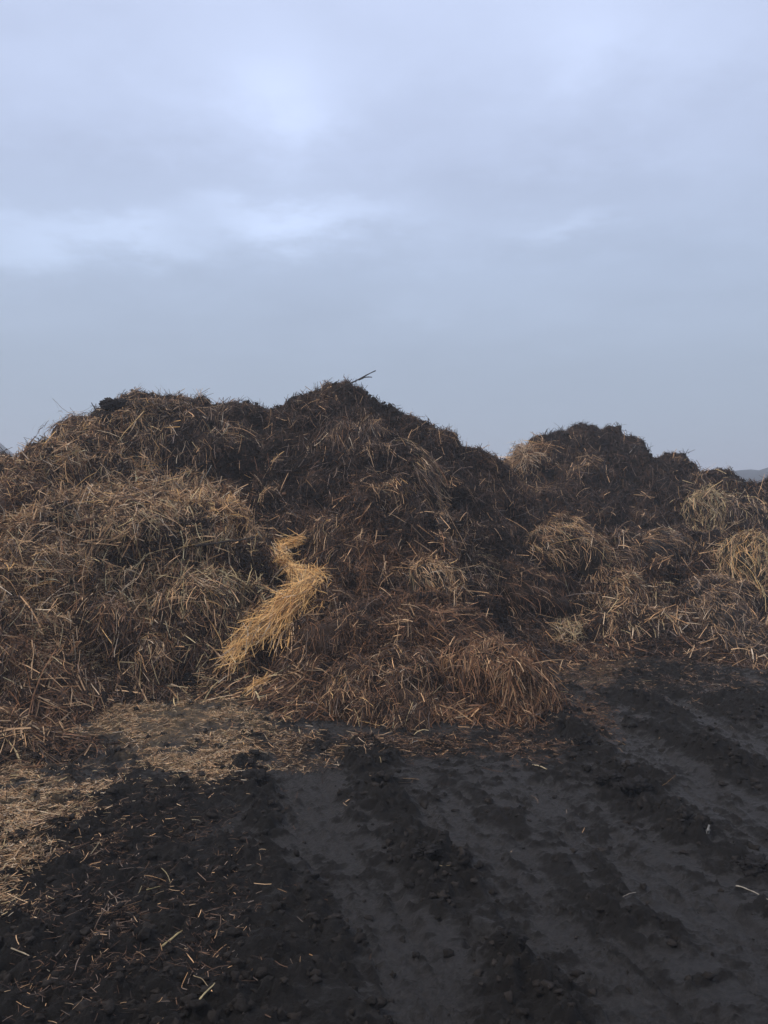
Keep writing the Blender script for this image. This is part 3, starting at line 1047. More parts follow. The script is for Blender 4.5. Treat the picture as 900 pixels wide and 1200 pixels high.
# middle heap, higher up
clump('small tan tuft with ragged lower edge in the middle of the tall heap', 516, 680, 27, 17, .09, 'dir', 700, TANNY, (.06, .15), ang=.1, jit=.6, seed=9, core_i=3, coremul=.6)
clump('drooping tan fringe below the middle heap, left of the round black clod', 388, 628, 26, 20, .09, 'dir', 500, TANNY * .5 + BROWN * .5, (.09, .22), ang=0, jit=.35, seed=10)
clump('hanging curtain of grey-brown straw just under the highest peak', 415, 512, 42, 24, .12, 'dir', 1200, BROWN * .55 + GREYT * .5, (.12, .28), ang=0, jit=.28, seed=11, core_i=0)
clump('hanging fringe of pale stalks on the right shoulder of the tall heap', 495, 552, 22, 32, .12, 'dir', 700, GREYT * .6 + GREEN * .4, (.14, .30), ang=.2, jit=.25, seed=12, core_i=0)
clump('brown tuft over a dark hollow in the upper middle heap', 456, 578, 24, 18, .11, 'dir', 560, BROWN * .5 + TANNY * .5, (.10, .22), ang=-.1, jit=.45, seed=13, core_i=1)
clump('flat greyish straw mat right of the round black clod on the middle heap', 520, 615, 36, 18, .07, 'mat', 1000, GREYT * .8 + TANNY * .2, (.05, .14), seed=14, core_i=6)
clump('pale ragged straw tuft in the dark valley between middle heap and right bank', 572, 668, 24, 24, .08, 'dir', 480, GREEN * .6 + GREYT * .4, (.09, .22), ang=.3, jit=.55, seed=15, core_i=1)
# left heap
clump('large bright tangle of long crossing pale stalks in the middle of the left heap', 150, 592, 80, 26, .10, 'mat', 1500, STRAWY * .4 + TANNY * .6, (.14, .36), (.0042, .0080), seed=16, stand=.2, body=False)
clump('tan straw sheet over the shoulder below the small leaning twig on the left', 100, 512, 44, 26, .10, 'dir', 1500, TANNY * .8 + RUST * .3, (.08, .2), ang=.2, jit=.8, seed=17, core_i=2)
clump('reddish-tan tangle at the upper left edge of the left heap', 24, 570, 34, 24, .10, 'mat', 1300, TANNY * .5 + RUST * .6, (.06, .16), seed=18, core_i=2)
clump('orange-tan tuft on the right edge of the left heap, above the golden sheaf', 272, 597, 20, 14, .07, 'mat', 460, wv(gold=.35, tan=.45, russet=.2), (.06, .16), seed=19, core_i=2)
clump('arched tan tuft between two dark hollows below the left summit', 226, 562, 24, 18, .10, 'dir', 520, TANNY * .7 + STRAWY * .3, (.10, .24), ang=-.5, jit=.5, seed=20)
clump('greenish pale tangle of stiff stalks left of the golden sheaf', 238, 706, 38, 40, .12, 'dir', 1100, GREEN * .8 + TANNY * .3, (.12, .30), (.0042, .0068), ang=.1, jit=.8, seed=21, stand=.2)
clump('dark brown hanging straw clump low on the left heap over a black hollow', 128, 735, 36, 32, .10, 'dir', 1300, BROWN * .7 + RUST * .2 + TANNY * .15, (.10, .26), ang=-.5, jit=.55, seed=22, core_i=1)
clump('pale straw mat at the left edge of the left heap above the rust patch', 50, 655, 58, 34, .12, 'mat', 1900, STRAWY * .6 + TANNY * .4, (.08, .24), seed=23, stand=.15, body=False)
clump('small golden-tan wisp low on the left heap above dark brown clump', 92, 702, 24, 12, .07, 'dir', 420, wv(gold=.2, tan=.5, russet=.2, brown=.1), (.09, .22), ang=.9, jit=.4, seed=24)
clump('rust-coloured crumbly straw patch at the lower left edge', 20, 765, 36, 24, .06, 'mat', 1300, wv(russet=.7, brown=.3), (.02, .07), seed=25, core_i=2, coremul=1.3)
clump('tan straw tuft right of the dark hanging clump low on the left heap', 178, 768, 24, 24, .09, 'dir', 560, STRAWY * .5 + TANNY * .5, (.08, .2), ang=.1, jit=.5, seed=26)
clump('greyish straw cap on the summit of the left heap', 190, 476, 42, 10, .06, 'mat', 900, GREYT * .6 + TANNY * .4, (.05, .15), seed=27, core_i=6, coremul=.6)
# right heap and bank
clump('pale pinkish-tan tuft on the skyline where middle and right heaps meet', 617, 540, 19, 17, .16, 'radial', 620, wv(tan=.5, pale=.28, russet=.22), (.09, .22), seed=28, core_i=2, stand=.4, grav=.6)
clump('tan straw draped over the left end of the low right bank', 665, 634, 44, 20, .15, 'dir', 1800, STRAWY * .4 + TANNY * .6, (.09, .24), ang=.7, jit=.5, seed=29, core_i=3, coremul=.6)
clump('brown matted clump in the middle of the right bank, right of the draped tan straw', 728, 655, 34, 18, .12, 'dir', 1000, BROWN * .5 + GREYT * .5, (.07, .18), ang=.8, jit=.4, seed=30, core_i=1)
clump('thin pinkish-grey straw cap along the crest of the right bank', 780, 634, 34, 9, .08, 'dir', 700, GREYT * .6 + wv(tan=.3, russet=.15), (.06, .16), ang=1.2, jit=.4, seed=31, core_i=6)
clump('greenish straw tuft hanging like a grass skirt on the black right heap', 833, 603, 27, 22, .20, 'dir', 1500, GREEN * .75 + wv(green=.4, black=.08), (.14, .34), (.004, .0068), ang=.15, jit=.32, seed=32, core_i=5, coremul=.35, grav=.8)
clump('dark fringe of thin stems right of the greenish hanging tuft', 872, 606, 26, 22, .14, 'dir', 700, GREYT * .5 + DARK * .4 + GREEN * .15, (.12, .26), ang=0, jit=.28, seed=33, core_i=0)
clump('yellowish rounded straw clump cut off by the right edge of the view', 890, 664, 30, 26, .20, 'dir', 2200, GREEN * .5 + wv(tan=.5, gold=.25, green=.4), (.10, .28), ang=-.8, jit=.4, seed=34, core_i=5, coremul=.7)
clump('large grey-brown straw mound at the lower right of the bank', 850, 716, 52, 34, .20, 'dir', 3400, GREYT * 1.0 + wv(tan=.12), (.06, .17), (.003, .005), ang=.9, jit=.6, seed=35, core_i=6)
clump('tan tuft spilling down the middle of the right bank', 733, 696, 28, 27, .15, 'dir', 1300, TANNY * .7 + BROWN * .3, (.07, .19), ang=.3, jit=.6, seed=36, core_i=1)
clump('greenish pale sprawling tuft between the tan tuft and the grey mound', 778, 694, 26, 19, .08, 'mat', 420, GREEN * .9, (.09, .2), seed=37, core_i=5, coremul=.4)
clump('small pale tuft of splayed stalks at the left foot of the right bank', 664, 741, 22, 15, .08, 'mat', 380, wv(green=.5, tan=.3, pale=.2), (.10, .22), seed=38, core_i=1, stand=.3)
clump('low reddish-brown straw patch on the mud below the small pale tuft', 695, 768, 36, 14, .05, 'mat', 800, RUST * .6 + GREYT * .3, (.06, .15), seed=39, core_i=1)
clump('dark brown bulge with rusty stems in the valley left of the right bank', 628, 690, 36, 24, .13, 'dir', 900, BROWN * .7 + RUST * .3, (.07, .2), ang=.6, jit=.5, seed=40, core_i=1, coremul=.6)
clump('sparse grey straw heap on the right edge below the grey-brown mound', 886, 752, 26, 18, .08, 'mat', 600, GREYT, (.06, .16), seed=41, core_i=6)


# ------------------------------------------------------------------ the golden sheaf: straws running along a curved guide
def sheaf(label, guide, width, n_, pal, Lr, Wr, lift=.04, jit=.2, seed=0, fan=()):
    """guide: [(px,py)], width metres at each guide point"""
    G_ = []
    for q in guide:
        p, nn = hit(*q)
        G_.append(p + nn * lift + unit(np.array([0, 0, EYE]) - p) * .02)
    G_ = np.array(G_)
    seg = np.linalg.norm(np.diff(G_, axis=0), axis=1)
    s_ = np.concatenate([[0], np.cumsum(seg)])
    LT = s_[-1]
    width = np.array(width)

    def pos(s):
        s = np.clip(s, 0, LT)
        return np.stack([np.interp(s, s_, G_[:, k]) for k in range(3)], -1)

    nseg = 7
    L = rng.uniform(*Lr, n_)
    s0 = rng.uniform(-.08, 1, n_) * (LT - L * .5)
    s0 = np.maximum(s0, 0)
    off = rng.normal(0, .5, (n_, 3))
    dj = rng.normal(0, jit, (n_, 3))
    pts = []
    for k in range(nseg + 1):
        s = s0 + L * k / nseg
        over = np.maximum(s - LT, 0)
        c = pos(s)
        w = np.interp(np.clip(s, 0, LT), s_, width)
        tdir = unit(pos(np.clip(s, 0, LT)) - pos(np.clip(s, 0, LT) - .05) + 1e-9)
        q = c + off * (w * .5)[:, None] * np.array([1, .6, .8]) + dj * ((k / nseg - .4) * L)[:, None] + tdir * over[:, None]
        q[:, 2] -= over * .15
        pts.append(q)
    out = []
    Wd = rng.uniform(*Wr, n_)
    side = None
    for k in range(nseg + 1):
        t = unit(pts[min(k + 1, nseg)] - pts[max(k - 1, 0)])
        if side is None:
            side = unit(np.cross(t, rng.normal(size=(n_, 3)) * .8 + np.array([0, -1, .3])))
        sd = unit(side - t * (side * t).sum(1)[:, None])
        w = Wd * .5
        out += [pts[k] - sd * w[:, None], pts[k] + sd * w[:, None]]
    pl = Pile()
    pl.add_strands(np.stack(out, 1), nseg, pick(np.repeat(pal[None], n_, 0)))
    for (p0, p1, wpx, m_, sp_) in fan:
        h0, n0 = hit(*p0)
        h1, n1 = hit(*p1)
        ax_ = unit(h1 - h0)
        nn = unit(n0 + n1)
        sd_ = unit(np.cross(nn, ax_))
        t_ = rng.random(m_) ** .8
        lt = np.clip(rng.normal(0, .5, m_), -1.2, 1.2)
        wm = wpx * h0[1] / F * (.55 + .6 * t_)
        P_ = h0 + (h1 - h0) * t_[:, None] + sd_ * (lt * wm)[:, None] + nn * (lift + .05 * np.sqrt(np.clip(1 - (lt / 1.25) ** 2, 0, 1)) * rng.uniform(.2, 1.2, m_))[:, None]
        an = lt * .35 + rng.normal(0, sp_, m_)
        T_ = ax_ * np.cos(an)[:, None] + sd_ * np.sin(an)[:, None] + nn * rng.normal(.02, .14, m_)[:, None]
        L_m = rng.uniform(.08, .34, m_)
        P_ = P_ - T_ * (L_m * .5)[:, None]
        pl.add_strands(strands(P_, T_, L_m, rng.uniform(*Wr, m_), 4, curl=.75, grav=.6, up=nn[None], kink=.16), 4, pick(np.repeat(pal[None], m_, 0)))
    return pl.build('straw_clump', M_STRAW, label=label, category='straw clump', group=CL_GROUP)


GOLD = wv(gold=.74, tan=.12, pale=.08, russet=.03, brown=.03)
pl_lab = 'bright golden sheaf of clean straw with a curled top on the middle heap'
g1 = sheaf(pl_lab, [(352, 642), (333, 648), (325, 662), (340, 672), (360, 676), (368, 688), (345, 706), (318, 732), (292, 758), (272, 772)],
           [.05, .07, .08, .09, .12, .18, .24, .26, .22, .2], 150, GOLD, (.12, .34), (.0038, .0062), lift=.06, jit=.24,
           fan=[((364, 692), (300, 748), 23, 480, .40), ((352, 705), (325, 762), 22, 150, .5), ((300, 740), (276, 770), 16, 70, .5), ((338, 678), (382, 682), 10, 110, .55), ((372, 684), (380, 720), 12, 40, .6),
                ((354, 640), (334, 645), 9, 90, .5), ((331, 646), (326, 664), 9, 90, .5), ((328, 664), (344, 676), 8, 70, .6), ((334, 666), (366, 688), 12, 110, .45), ((296, 752), (262, 786), 14, 60, .45)])
sheaf('small golden wisp just below the bright golden sheaf', [(318, 796), (306, 803), (294, 812)], [.03, .06, .08], 60, GOLD, (.08, .16), (.0035, .0055), lift=.03, jit=.25)
sheaf('thin tan wisp trailing right of the golden sheaf', [(388, 690), (392, 710), (384, 735), (372, 752)], [.05, .06, .06, .06], 50, TANNY, (.15, .3), (.003, .005), lift=.03, jit=.15)


# ------------------------------------------------------------------ single stalks, twigs and clods that can be told apart
def tube(name, pts, r, col, material, label, cat, sides=6, taper=.6, group=None, parts=None):
    pts = np.array(pts, float)
    # smooth resample
    m = 14
    t0 = np.linspace(0, 1, len(pts))
    t1 = np.linspace(0, 1, m)
    P = np.stack([np.interp(t1, t0, pts[:, k]) for k in range(3)], 1)
    sl = np.linalg.norm(pts[-1] - pts[0])
    P = P + np.stack([noise(t1 * 3, t1 * 0, 0, 1, int(abs(pts[0, 0] * 1000)) % 97 + k) for k in range(3)], 1) * sl * .025
    V = []
    for k in range(m):
        t = unit(P[min(k + 1, m - 1)] - P[max(k - 1, 0)])
        s = unit(np.cross(t, [0.1, .2, 1.0]))
        u_ = np.cross(s, t)
        rad = r * (1 - (1 - taper) * k / (m - 1)) * (1 + .12 * math.sin(k * 2.1))
        for j in range(sides):
            a_ = 2 * math.pi * j / sides
            V.append(P[k] + s * math.cos(a_) * rad + u_ * math.sin(a_) * rad * .8)
    Fq = []
    for k in range(m - 1):
        for j in range(sides):
            Fq.append([k * sides + j, k * sides + (j + 1) % sides, (k + 1) * sides + (j + 1) % sides, (k + 1) * sides + j])
    V = np.array(V)
    # end caps as quads folded on a centre
    n0 = len(V)
    V = np.concatenate([V, [P[0], P[-1]]])
    for j in range(0, sides, 2):
        Fq.append([n0, (j + 2) % sides, (j + 1) % sides, j])
        e0 = (m - 1) * sides
        Fq.append([n0 + 1, e0 + j, e0 + (j + 1) % sides, e0 + (j + 2) % sides])
    c = np.tile(np.array(col), (len(V), 1)) if col is not None else np.ones((len(V), 3)) * .05
    c = c * np.concatenate([np.repeat(rng.uniform(.75, 1.1, m), sides), [1, 1]])[:, None]
    pr = dict(label=label, category=cat)
    if group:
        pr['group'] = group
    return make_obj(name, V, np.array(Fq), material, c, True, **pr)


def on_mud(px, py, lift=.006):
    p, _ = hit(px, py)
    x, y = p[0], p[1]
    return np.array([x, y, p[2] + lift])


STG = 'single straw stalks lying on the mud'
stalks = [
    ((190, 1122), (221, 1086), .0055, (.42, .32, .15), .05, 'flat yellowish straw stalk in the black mud above the longest upright one'),
    ((234, 1205), (252, 1152), .0040, (.45, .35, .18), .09, 'pale stalk sticking up out of the mud at the bottom edge of the photo'),
    ((227, 1170), (246, 1188), .0020, (.30, .22, .12), .01, 'thin bent stem crossing the stalk at the bottom edge'),
    ((14, 1138), (58, 1152), .0034, (.36, .28, .18), .012, 'tan stalk lying near the lower left corner'),
    ((624, 900), (642, 907), .0060, (.55, .44, .27), .012, 'short thick pale straw piece alone on the smooth mud below the reddish clump'),
    ((862, 1044), (902, 1062), .0042, (.36, .31, .24), .012, 'long thin stalk at the right edge beside the black rut ridge'),
    ((92, 1030), (118, 984), .0034, (.28, .22, .13), .03, 'greyish stalk slanting up through dark litter on the left'),
    ((172, 1060), (200, 1038), .0034, (.30, .24, .11), .03, 'greenish stem in the small cross of stems left of centre'),
    ((186, 1028), (200, 1060), .0030, (.30, .24, .12), .02, 'stem crossing the greenish one in the small cross of stems'),
    ((156, 1070), (170, 1046), .0026, (.24, .19, .10), .01, 'thin dull stem just left of the small cross of stems'),
    ((128, 1060), (139, 1076), .0026, (.28, .23, .17), .01, 'short greyish stem left of the small cross of stems'),
    ((198, 948), (201, 934), .0045, (.42, .36, .26), .015, 'short upright pale chip below the flat straw patch'),
    ((225, 974), (238, 972), .0035, (.42, .34, .22), .01, 'small pale stalk lying level in the litter below the flat patch'),
    ((202, 820), (228, 816), .0055, (.36, .28, .18), .02, 'thick tan stalk at the left end of the flat straw patch'),
    ((278, 818), (288, 828), .0050, (.38, .26, .14), .02, 'short tan stalk between the flat patch and the golden wisp'),
    ((288, 880), (314, 892), .0045, (.28, .22, .15), .01, 'tan stalk at the right end of the flat straw patch'),
    ((745, 1050), (730, 1056), .0022, (.3, .25, .2), .006, 'faint thin stem on the smooth mud at right'),
    ((655, 772), (612, 762), .0045, (.25, .18, .12), .03, 'brown stem reaching right from behind the rounded reddish clump'),
    ((470, 868), (512, 870), .0035, (.28, .20, .14), .01, 'thin straight stem on the mud in front of the wide brown mat'),
    ((480, 878), (490, 872), .0030, (.55, .50, .42), .012, 'small whitish curled stem in front of the wide brown mat'),
]
for (p0, p1, r, c, lift, lb) in stalks:
    A_ = on_mud(*p0)
    dB = ray(*p1)
    # far end: above the mud under it, at the same depth order
    B_ = on_mud(*p1, .006)
    if lift > .02:
        Yd = A_[1] + (B_[1] - A_[1]) * (.25 if lift > .06 else .6)
        B_ = np.array(at(p1[0], p1[1], Yd))
    mid = (A_ + B_) / 2 + np.array([.003, 0, .006])
    tube('straw_stalk', [A_, mid, B_], r * .8, c, M_STALK, lb, 'straw stalk', group=STG)

# long stiff stalks on the heaps
HG = 'long stiff stalks lying on the heaps'
hs = [
    ((170, 566), (215, 605), .0050, (.38, .31, .22), 'long pale stalk slanting across the bright tangle on the left heap'),
    ((56, 617), (108, 636), .0050, (.38, .30, .22), 'pale stalk on the left heap left of the big tangle'),
    ((277, 608), (263, 636), .0045, (.40, .32, .2), 'pale stalk under the orange-tan tuft by the golden sheaf'),
    ((248, 545), (240, 560), .0055, (.36, .35, .3), 'bent whitish stem below the left summit'),
    ((143, 650), (165, 660), .0050, (.34, .27, .2), 'short stalk in the middle of the left heap below the big tangle'),
    ((194, 728), (200, 748), .0055, (.38, .31, .2), 'broken pale stalk at the foot of the greenish tangle'),
    ((200, 672), (178, 690), .0045, (.34, .28, .2), 'pale stalk left of the greenish tangle'),
    ((662, 680), (668, 698), .0065, (.36, .31, .18), 'wide pale straw blade in the black hollow of the right bank'),
    ((645, 670), (652, 695), .0045, (.30, .25, .16), 'thin pale blade beside the wide one in the right bank hollow'),
    ((800, 738), (808, 730), .0050, (.50, .44, .34), 'short whitish stalk on the lower slope of the right bank'),
    ((885, 640), (868, 655), .0055, (.34, .27, .16), 'short tan stalk on the yellowish clump at the right edge'),
    ((738, 531), (745, 522), .0055, (.28, .25, .21), 'small bent stem near the top of the black right heap'),
    ((349, 507), (360, 515), .0060, (.30, .27, .24), 'short pale stalk on the dark flank left of the peak'),
    ((392, 700), (396, 722), .0045, (.34, .25, .17), 'upright thin stalk right of the golden sheaf'),
    ((472, 671), (487, 683), .0045, (.38, .33, .27), 'pale stalk left of the small tan tuft on the middle heap'),
    ((862, 585), (880, 560), .0050, (.20, .19, .17), 'leaning grey stem above the yellowish clump near the right edge'),
]
for (p0, p1, r, c, lb) in hs:
    A_, nA = hit(*p0)
    B_, nB = hit(*p1)
    if A_ is None or B_ is None:
        continue
    v = unit(np.array([0, 0, EYE]) - A_) * .06
    if abs(A_[1] - B_[1]) > .35:
        B_ = np.array(at(p1[0], p1[1], A_[1] + .15 * np.sign(B_[1] - A_[1])))
    tube('stiff_stalk', [A_ + v, (A_ + B_) / 2 + v * 1.2, B_ + v], r * .85, c, M_STALK, lb, 'straw stalk', group=HG)

# twigs on the skyline
pk, _ = hit(398, 462)
Yp = pk[1]
tw = bpy.data.objects.new('twig', None)
C.objects.link(tw)
tw.location = (0, 0, 0)
tw['label'] = 'dark forked twig pointing up right from the highest peak against the sky'
tw['category'] = 'twig'


def bare(o, parent, label=None):
    for k_ in ('category', 'group', 'label'):
        if k_ in o:
            del o[k_]
    o.parent = parent
    return o


tb = tube('stem', [at(385, 462, Yp), at(400, 455, Yp - .02), at(424, 443, Yp), at(441, 434, Yp + .03)], .011, (.03, .025, .022), M_WOOD, '', '')
bare(tb, tw)
bare(tube('fork', [at(420, 445, Yp), at(428, 442, Yp - .02), at(436, 442, Yp - .03)], .010, (.03, .025, .022), M_WOOD, '', ''), tw)
p_, _ = hit(119, 492)
tube('twig', [at(119, 492, p_[1]), at(114, 482, p_[1]), at(107, 472, p_[1])], .009, None, M_WOOD, 'short dark twig leaning left on the left heap beside the jutting black clod', 'twig')
p_, _ = hit(150, 480)
tube('twig', [at(151, 472, p_[1]), at(149, 463, p_[1]), at(146, 460, p_[1])], .007, None, M_WOOD, 'tiny crooked twig on the left summit right of the jutting black clod', 'twig')
p_, _ = hit(380, 478)
tube('twig', [at(372, 466, p_[1]), at(380, 456, p_[1]), at(386, 450, p_[1])], .006, None, M_WOOD, 'thin twig left of the highest peak, above the dark shoulder', 'twig')
A_, _ = hit(228, 640)
B_, _ = hit(298, 630)
v = unit(np.array([0, 0, EYE]) - A_) * .07
if A_ is not None and B_ is not None:
    B2 = np.array(at(298, 630, A_[1] + .1))
    tube('stick', [A_ + v, (A_ + B2) / 2 + v, B2 + v], .013, None, M_WOOD, 'dark grey stick lying level across the left heap above the golden sheaf', 'stick')


def clod(label, px, py, rpx, rz=.75, col=(.015, .013, .0125), seed=0, rough=.5, grp='black muck clods', up=.3, ex=1.0):
    p, nn = hit(px, py)
    r = rpx * p[1] / F
    V = lump(I3, (r * ex, r * .9, r * rz), seed, rough)
    c = np.tile(np.array(col), (len(V), 1)) * (1 + .3 * noise(V[:, 0], V[:, 1], V[:, 2], 20, seed))[:, None]
    o = make_obj('muck_clod', V, I3F, M_CLOD, np.clip(c, .003, 1), True, label=label, category='clod', group=grp)
    o.location = tuple(p + nn * r * up)
    return o


p_, _ = hit(138, 482)
o = clod('black clod jutting out left against the sky on the left summit', 142, 482, 10, .8, col=(.032, .026, .024), seed=301, rough=.5, ex=1.5)
o.location = at(136, 474, p_[1] + .02)
clod('round black clod in a tangle of brown straw in the middle heap', 463, 588, 10, .8, col=(.010, .0095, .010), seed=302, rough=.3)
clod('black lump at the foot of the left heap above the flat straw patch', 222, 800, 14, .6, seed=304, rough=.5)
clod('large dark mud clod on the rut ridge right of centre', 742, 935, 20, .6, seed=305, rough=.6, up=.2)
clod('rounded mud clod on the same ridge just below the largest one', 712, 925, 13, .55, seed=306, rough=.6, up=.2)
clod('mud clod at the upper end of the right rut ridge below the reddish clump', 683, 880, 10, .7, seed=307, rough=.6)
clod('mud clod beside the white scrap on the rut ridge', 800, 972, 11, .65, seed=308, rough=.6)
clod('dark mud lump at the right edge below the white scrap', 884, 1020, 20, .5, seed=309, rough=.6, up=.1)
clod('mud lump on the middle rut ridge above the heel mark', 500, 1012, 15, .5, seed=310, rough=.6, up=.1)
clod('mud lump on the middle rut ridge right of the heel mark', 598, 1120, 14, .5, seed=311, rough=.6, up=.1)
clod('tall dark mud lump at the top of the left rut ridge', 300, 925, 16, .7, seed=312, rough=.6, up=.1)

# white scrap on the ridge
p, _ = hit(828, 985)
bm = bmesh.new()
n_u, n_v = 7, 5
vv = []
for i in range(n_u):
    for j in range(n_v):
        x = (i / (n_u - 1) - .5) * .018
        z = (j / (n_v - 1)) * .036
        y = .008 * math.sin(i * 1.7 + j) + .006 * math.sin(j * 2.3)
        x *= .6 + .4 * math.sin(j * 1.1 + .6)
        vv.append(bm.verts.new((x + z * .35, y, z)))
for i in range(n_u - 1):
    for j in range(n_v - 1):
        bm.faces.new((vv[i * n_v + j], vv[(i + 1) * n_v + j], vv[(i + 1) * n_v + j + 1], vv[i * n_v + j + 1]))
me = bpy.data.meshes.new('plastic_scrap')
bm.to_mesh(me)
bm.free()
me.materials.append(mat('dull_plastic', base=(.24, .235, .23), rough=.6))
o = bpy.data.objects.new('plastic_scrap', me)
C.objects.link(o)
o.location = tuple(p + np.array([0, 0, .0]))
sd_ = o.modifiers.new('thickness', 'SOLIDIFY')
sd_.thickness = .0015
o['label'] = 'crumpled whitish scrap standing on the black rut ridge at right'
o['category'] = 'scrap'

# ------------------------------------------------------------------ far hills
az = np.linspace(-math.pi, math.pi, 721)
prof = 1.5 + .7 * fbm(np.cos(az) * 6, np.sin(az) * 6, f=1, oct=4, seed=150) + .6 * noise(np.cos(az) * 40, np.sin(az) * 40, 0, 1, 155)
prof = np.maximum(prof, .6)


def hump(pxc, w, h):
    a0 = math.atan((pxc - 450) / F)
    return h * np.exp(-(np.abs(az - a0) / (w / F)) ** 2.6)


R_H = 150.0
# hump heights: seen top minus the eye line, at that range
prof = np.maximum(prof, hump(-35, 62, 9.6) + .5 * noise(np.cos(az) * 60, np.sin(az) * 60, 0, 1, 157))
prof = np.maximum(prof, hump(960, 170, 4.1) + .5 * noise(np.cos(az) * 60, np.sin(az) * 60, 0, 1, 158))
HV, HFc = [], []
prs = [(R_H - 40, 0, -.6), (R_H - 22, .55, 0), (R_H, 1.0, 0), (R_H + 40, .7, 0), (R_H + 110, 0, -1)]
for R_, s_, o_ in prs:
    HV.append(np.stack([np.sin(az) * R_, np.cos(az) * R_, prof * s_ + o_ + (.3 * noise(az * 90, az * 0 + R_, 0, 1, 159) if s_ else 0)], 1))
na = len(az)
for k in range(len(prs) - 1):
    i = np.arange(na - 1)
    HFc.append(np.stack([k * na + i, k * na + i + 1, (k + 1) * na + i + 1, (k + 1) * na + i], 1))
make_obj('hills', np.concatenate(HV), np.concatenate(HFc), M_HILL, None, True, kind='structure')

# ------------------------------------------------------------------ haze
bpy.ops.mesh.primitive_cube_add(size=1, location=(0, 0, 0))
hzb = bpy.context.object
hzb.name = 'haze'
hzb.scale = (1500, 1500, 14)
hzb.location = (0, 0, 4.9)
hzb['kind'] = 'stuff'
mh = bpy.data.materials.new('haze')
mh.use_nodes = True
for n_ in list(mh.node_tree.nodes):
    mh.node_tree.nodes.remove(n_)
out = mh.node_tree.nodes.new('ShaderNodeOutputMaterial')
pv = mh.node_tree.nodes.new('ShaderNodeVolumePrincipled')
pv.inputs['Color'].default_value = (.92, .95, 1.0, 1)
pv.inputs['Density'].default_value = .0050
pv.inputs['Anisotropy'].default_value = .2
mh.node_tree.links.new(pv.outputs[0], out.inputs['Volume'])
hzb.data.materials.append(mh)

# ------------------------------------------------------------------ sky: overcast, with thin bright places
SUN_EL, SUN_AZ = math.radians(50), math.radians(-105)   # azimuth from +Y towards +X
w = bpy.data.worlds.new('World')
sc.world = w
w.use_nodes = True
nt = w.node_tree
for n_ in list(nt.nodes):
    nt.nodes.remove(n_)
L_ = nt.links


def M(op, a, b=None, c=None):
    nd = nt.nodes.new('ShaderNodeMath')
    nd.operation = op
    for i, v in enumerate((a, b, c)):
        if v is None:
            continue
        if isinstance(v, (int, float)):
            nd.inputs[i].default_value = v
        else:
            L_.new(v, nd.inputs[i])
    return nd.outputs[0]


tc = nt.nodes.new('ShaderNodeTexCoord')
sp = nt.nodes.new('ShaderNodeSeparateXYZ')
L_.new(tc.outputs['Generated'], sp.inputs[0])
X_, Y_, Z_ = sp.outputs
el = M('ARCSINE', Z_)
azn = M('ARCTAN2', X_, Y_)
# cloud layer seen in perspective
den = M('ADD', M('MAXIMUM', Z_, 0.0), .16)
cvx, cvy = M('DIVIDE', X_, den), M('DIVIDE', Y_, den)
cb = nt.nodes.new('ShaderNodeCombineXYZ')
L_.new(cvx, cb.inputs[0])
L_.new(cvy, cb.inputs[1])


def nz(scale, detail, rough, off):
    nd = nt.nodes.new('ShaderNodeTexNoise')
    nd.inputs['Scale'].default_value = scale
    nd.inputs['Detail'].default_value = detail
    nd.inputs['Roughness'].default_value = rough
    mp_ = nt.nodes.new('ShaderNodeMapping')
    mp_.inputs['Location'].default_value = (off, off * .7, 0)
    L_.new(cb.outputs[0], mp_.inputs['Vector'])
    L_.new(mp_.outputs[0], nd.inputs['Vector'])
    return nd.outputs['Fac']


nA = nz(1.1, 5, .55, 3.2)
nB = nz(3.0, 8, .62, 7.7)
nD = nz(2.2, 4, .5, 1.3)
azd = M('ADD', azn, M('MULTIPLY', M('SUBTRACT', nD, .5), .16))
eld = M('ADD', el, M('MULTIPLY', M('SUBTRACT', nB, .5), .15))
lum = M('ADD', M('MULTIPLY', M('SUBTRACT', nA, .5), .34), M('MULTIPLY', M('SUBTRACT', nB, .5), .26))
patches = [  # px, py, rx, ry, amount: bright breaks and the darker bands between
    (340, 105, 62, 50, .18), (700, 40, 90, 50, .17), (345, 252, 120, 24, .34), (130, 278, 110, 20, .26), (20, 295, 75, 24, .22), (645, 262, 60, 14, .13), (490, 362, 50, 16, .08),
    (260, 90, 120, 60, .05), (850, 60, 80, 50, .06), (450, 222, 420, 22, -.03), (200, 212, 190, 28, -.035), (650, 222, 190, 26, -.03), (450, 320, 500, 22, -.02), (60, 30, 140, 70, .03), (890, 110, 60, 30, -.04), (480, 120, 80, 60, -.03),
]
for px, py, rx, ry, am in patches:
    d = ray(px, py).normalized()
    a0, e0 = math.atan2(d.x, d.y), math.asin(d.z)
    q = M('ADD', M('POWER', M('ABSOLUTE', M('DIVIDE', M('SUBTRACT', azd, a0), rx / F)), 2.0), M('POWER', M('ABSOLUTE', M('DIVIDE', M('SUBTRACT', eld, e0), ry / F)), 2.0))
    lum = M('ADD', lum, M('MULTIPLY', M('EXPONENT', M('MULTIPLY', q, -1.0)), am))
ramp = nt.nodes.new('ShaderNodeValToRGB')
mrr = nt.nodes.new('ShaderNodeMapRange')
mrr.inputs['From Min'].default_value = 0.0
mrr.inputs['From Max'].default_value = 1.4
L_.new(el, mrr.inputs['Value'])
L_.new(mrr.outputs['Result'], ramp.inputs['Fac'])
cr = ramp.color_ramp
SKY = [(0.0, (.355, .425, .530)), (.10, (.390, .470, .605)), (.18, (.460, .555, .740)), (.27, (.52, .610, .83)), (.40, (.58, .67, .91)), (.60, (.74, .80, .96)), (1.0, (1.0, 1.05, 1.18))]
cr.elements[0].position, cr.elements[0].color = SKY[0][0], (*SKY[0][1], 1)
cr.elements[1].position, cr.elements[1].color = SKY[-1][0], (*SKY[-1][1], 1)
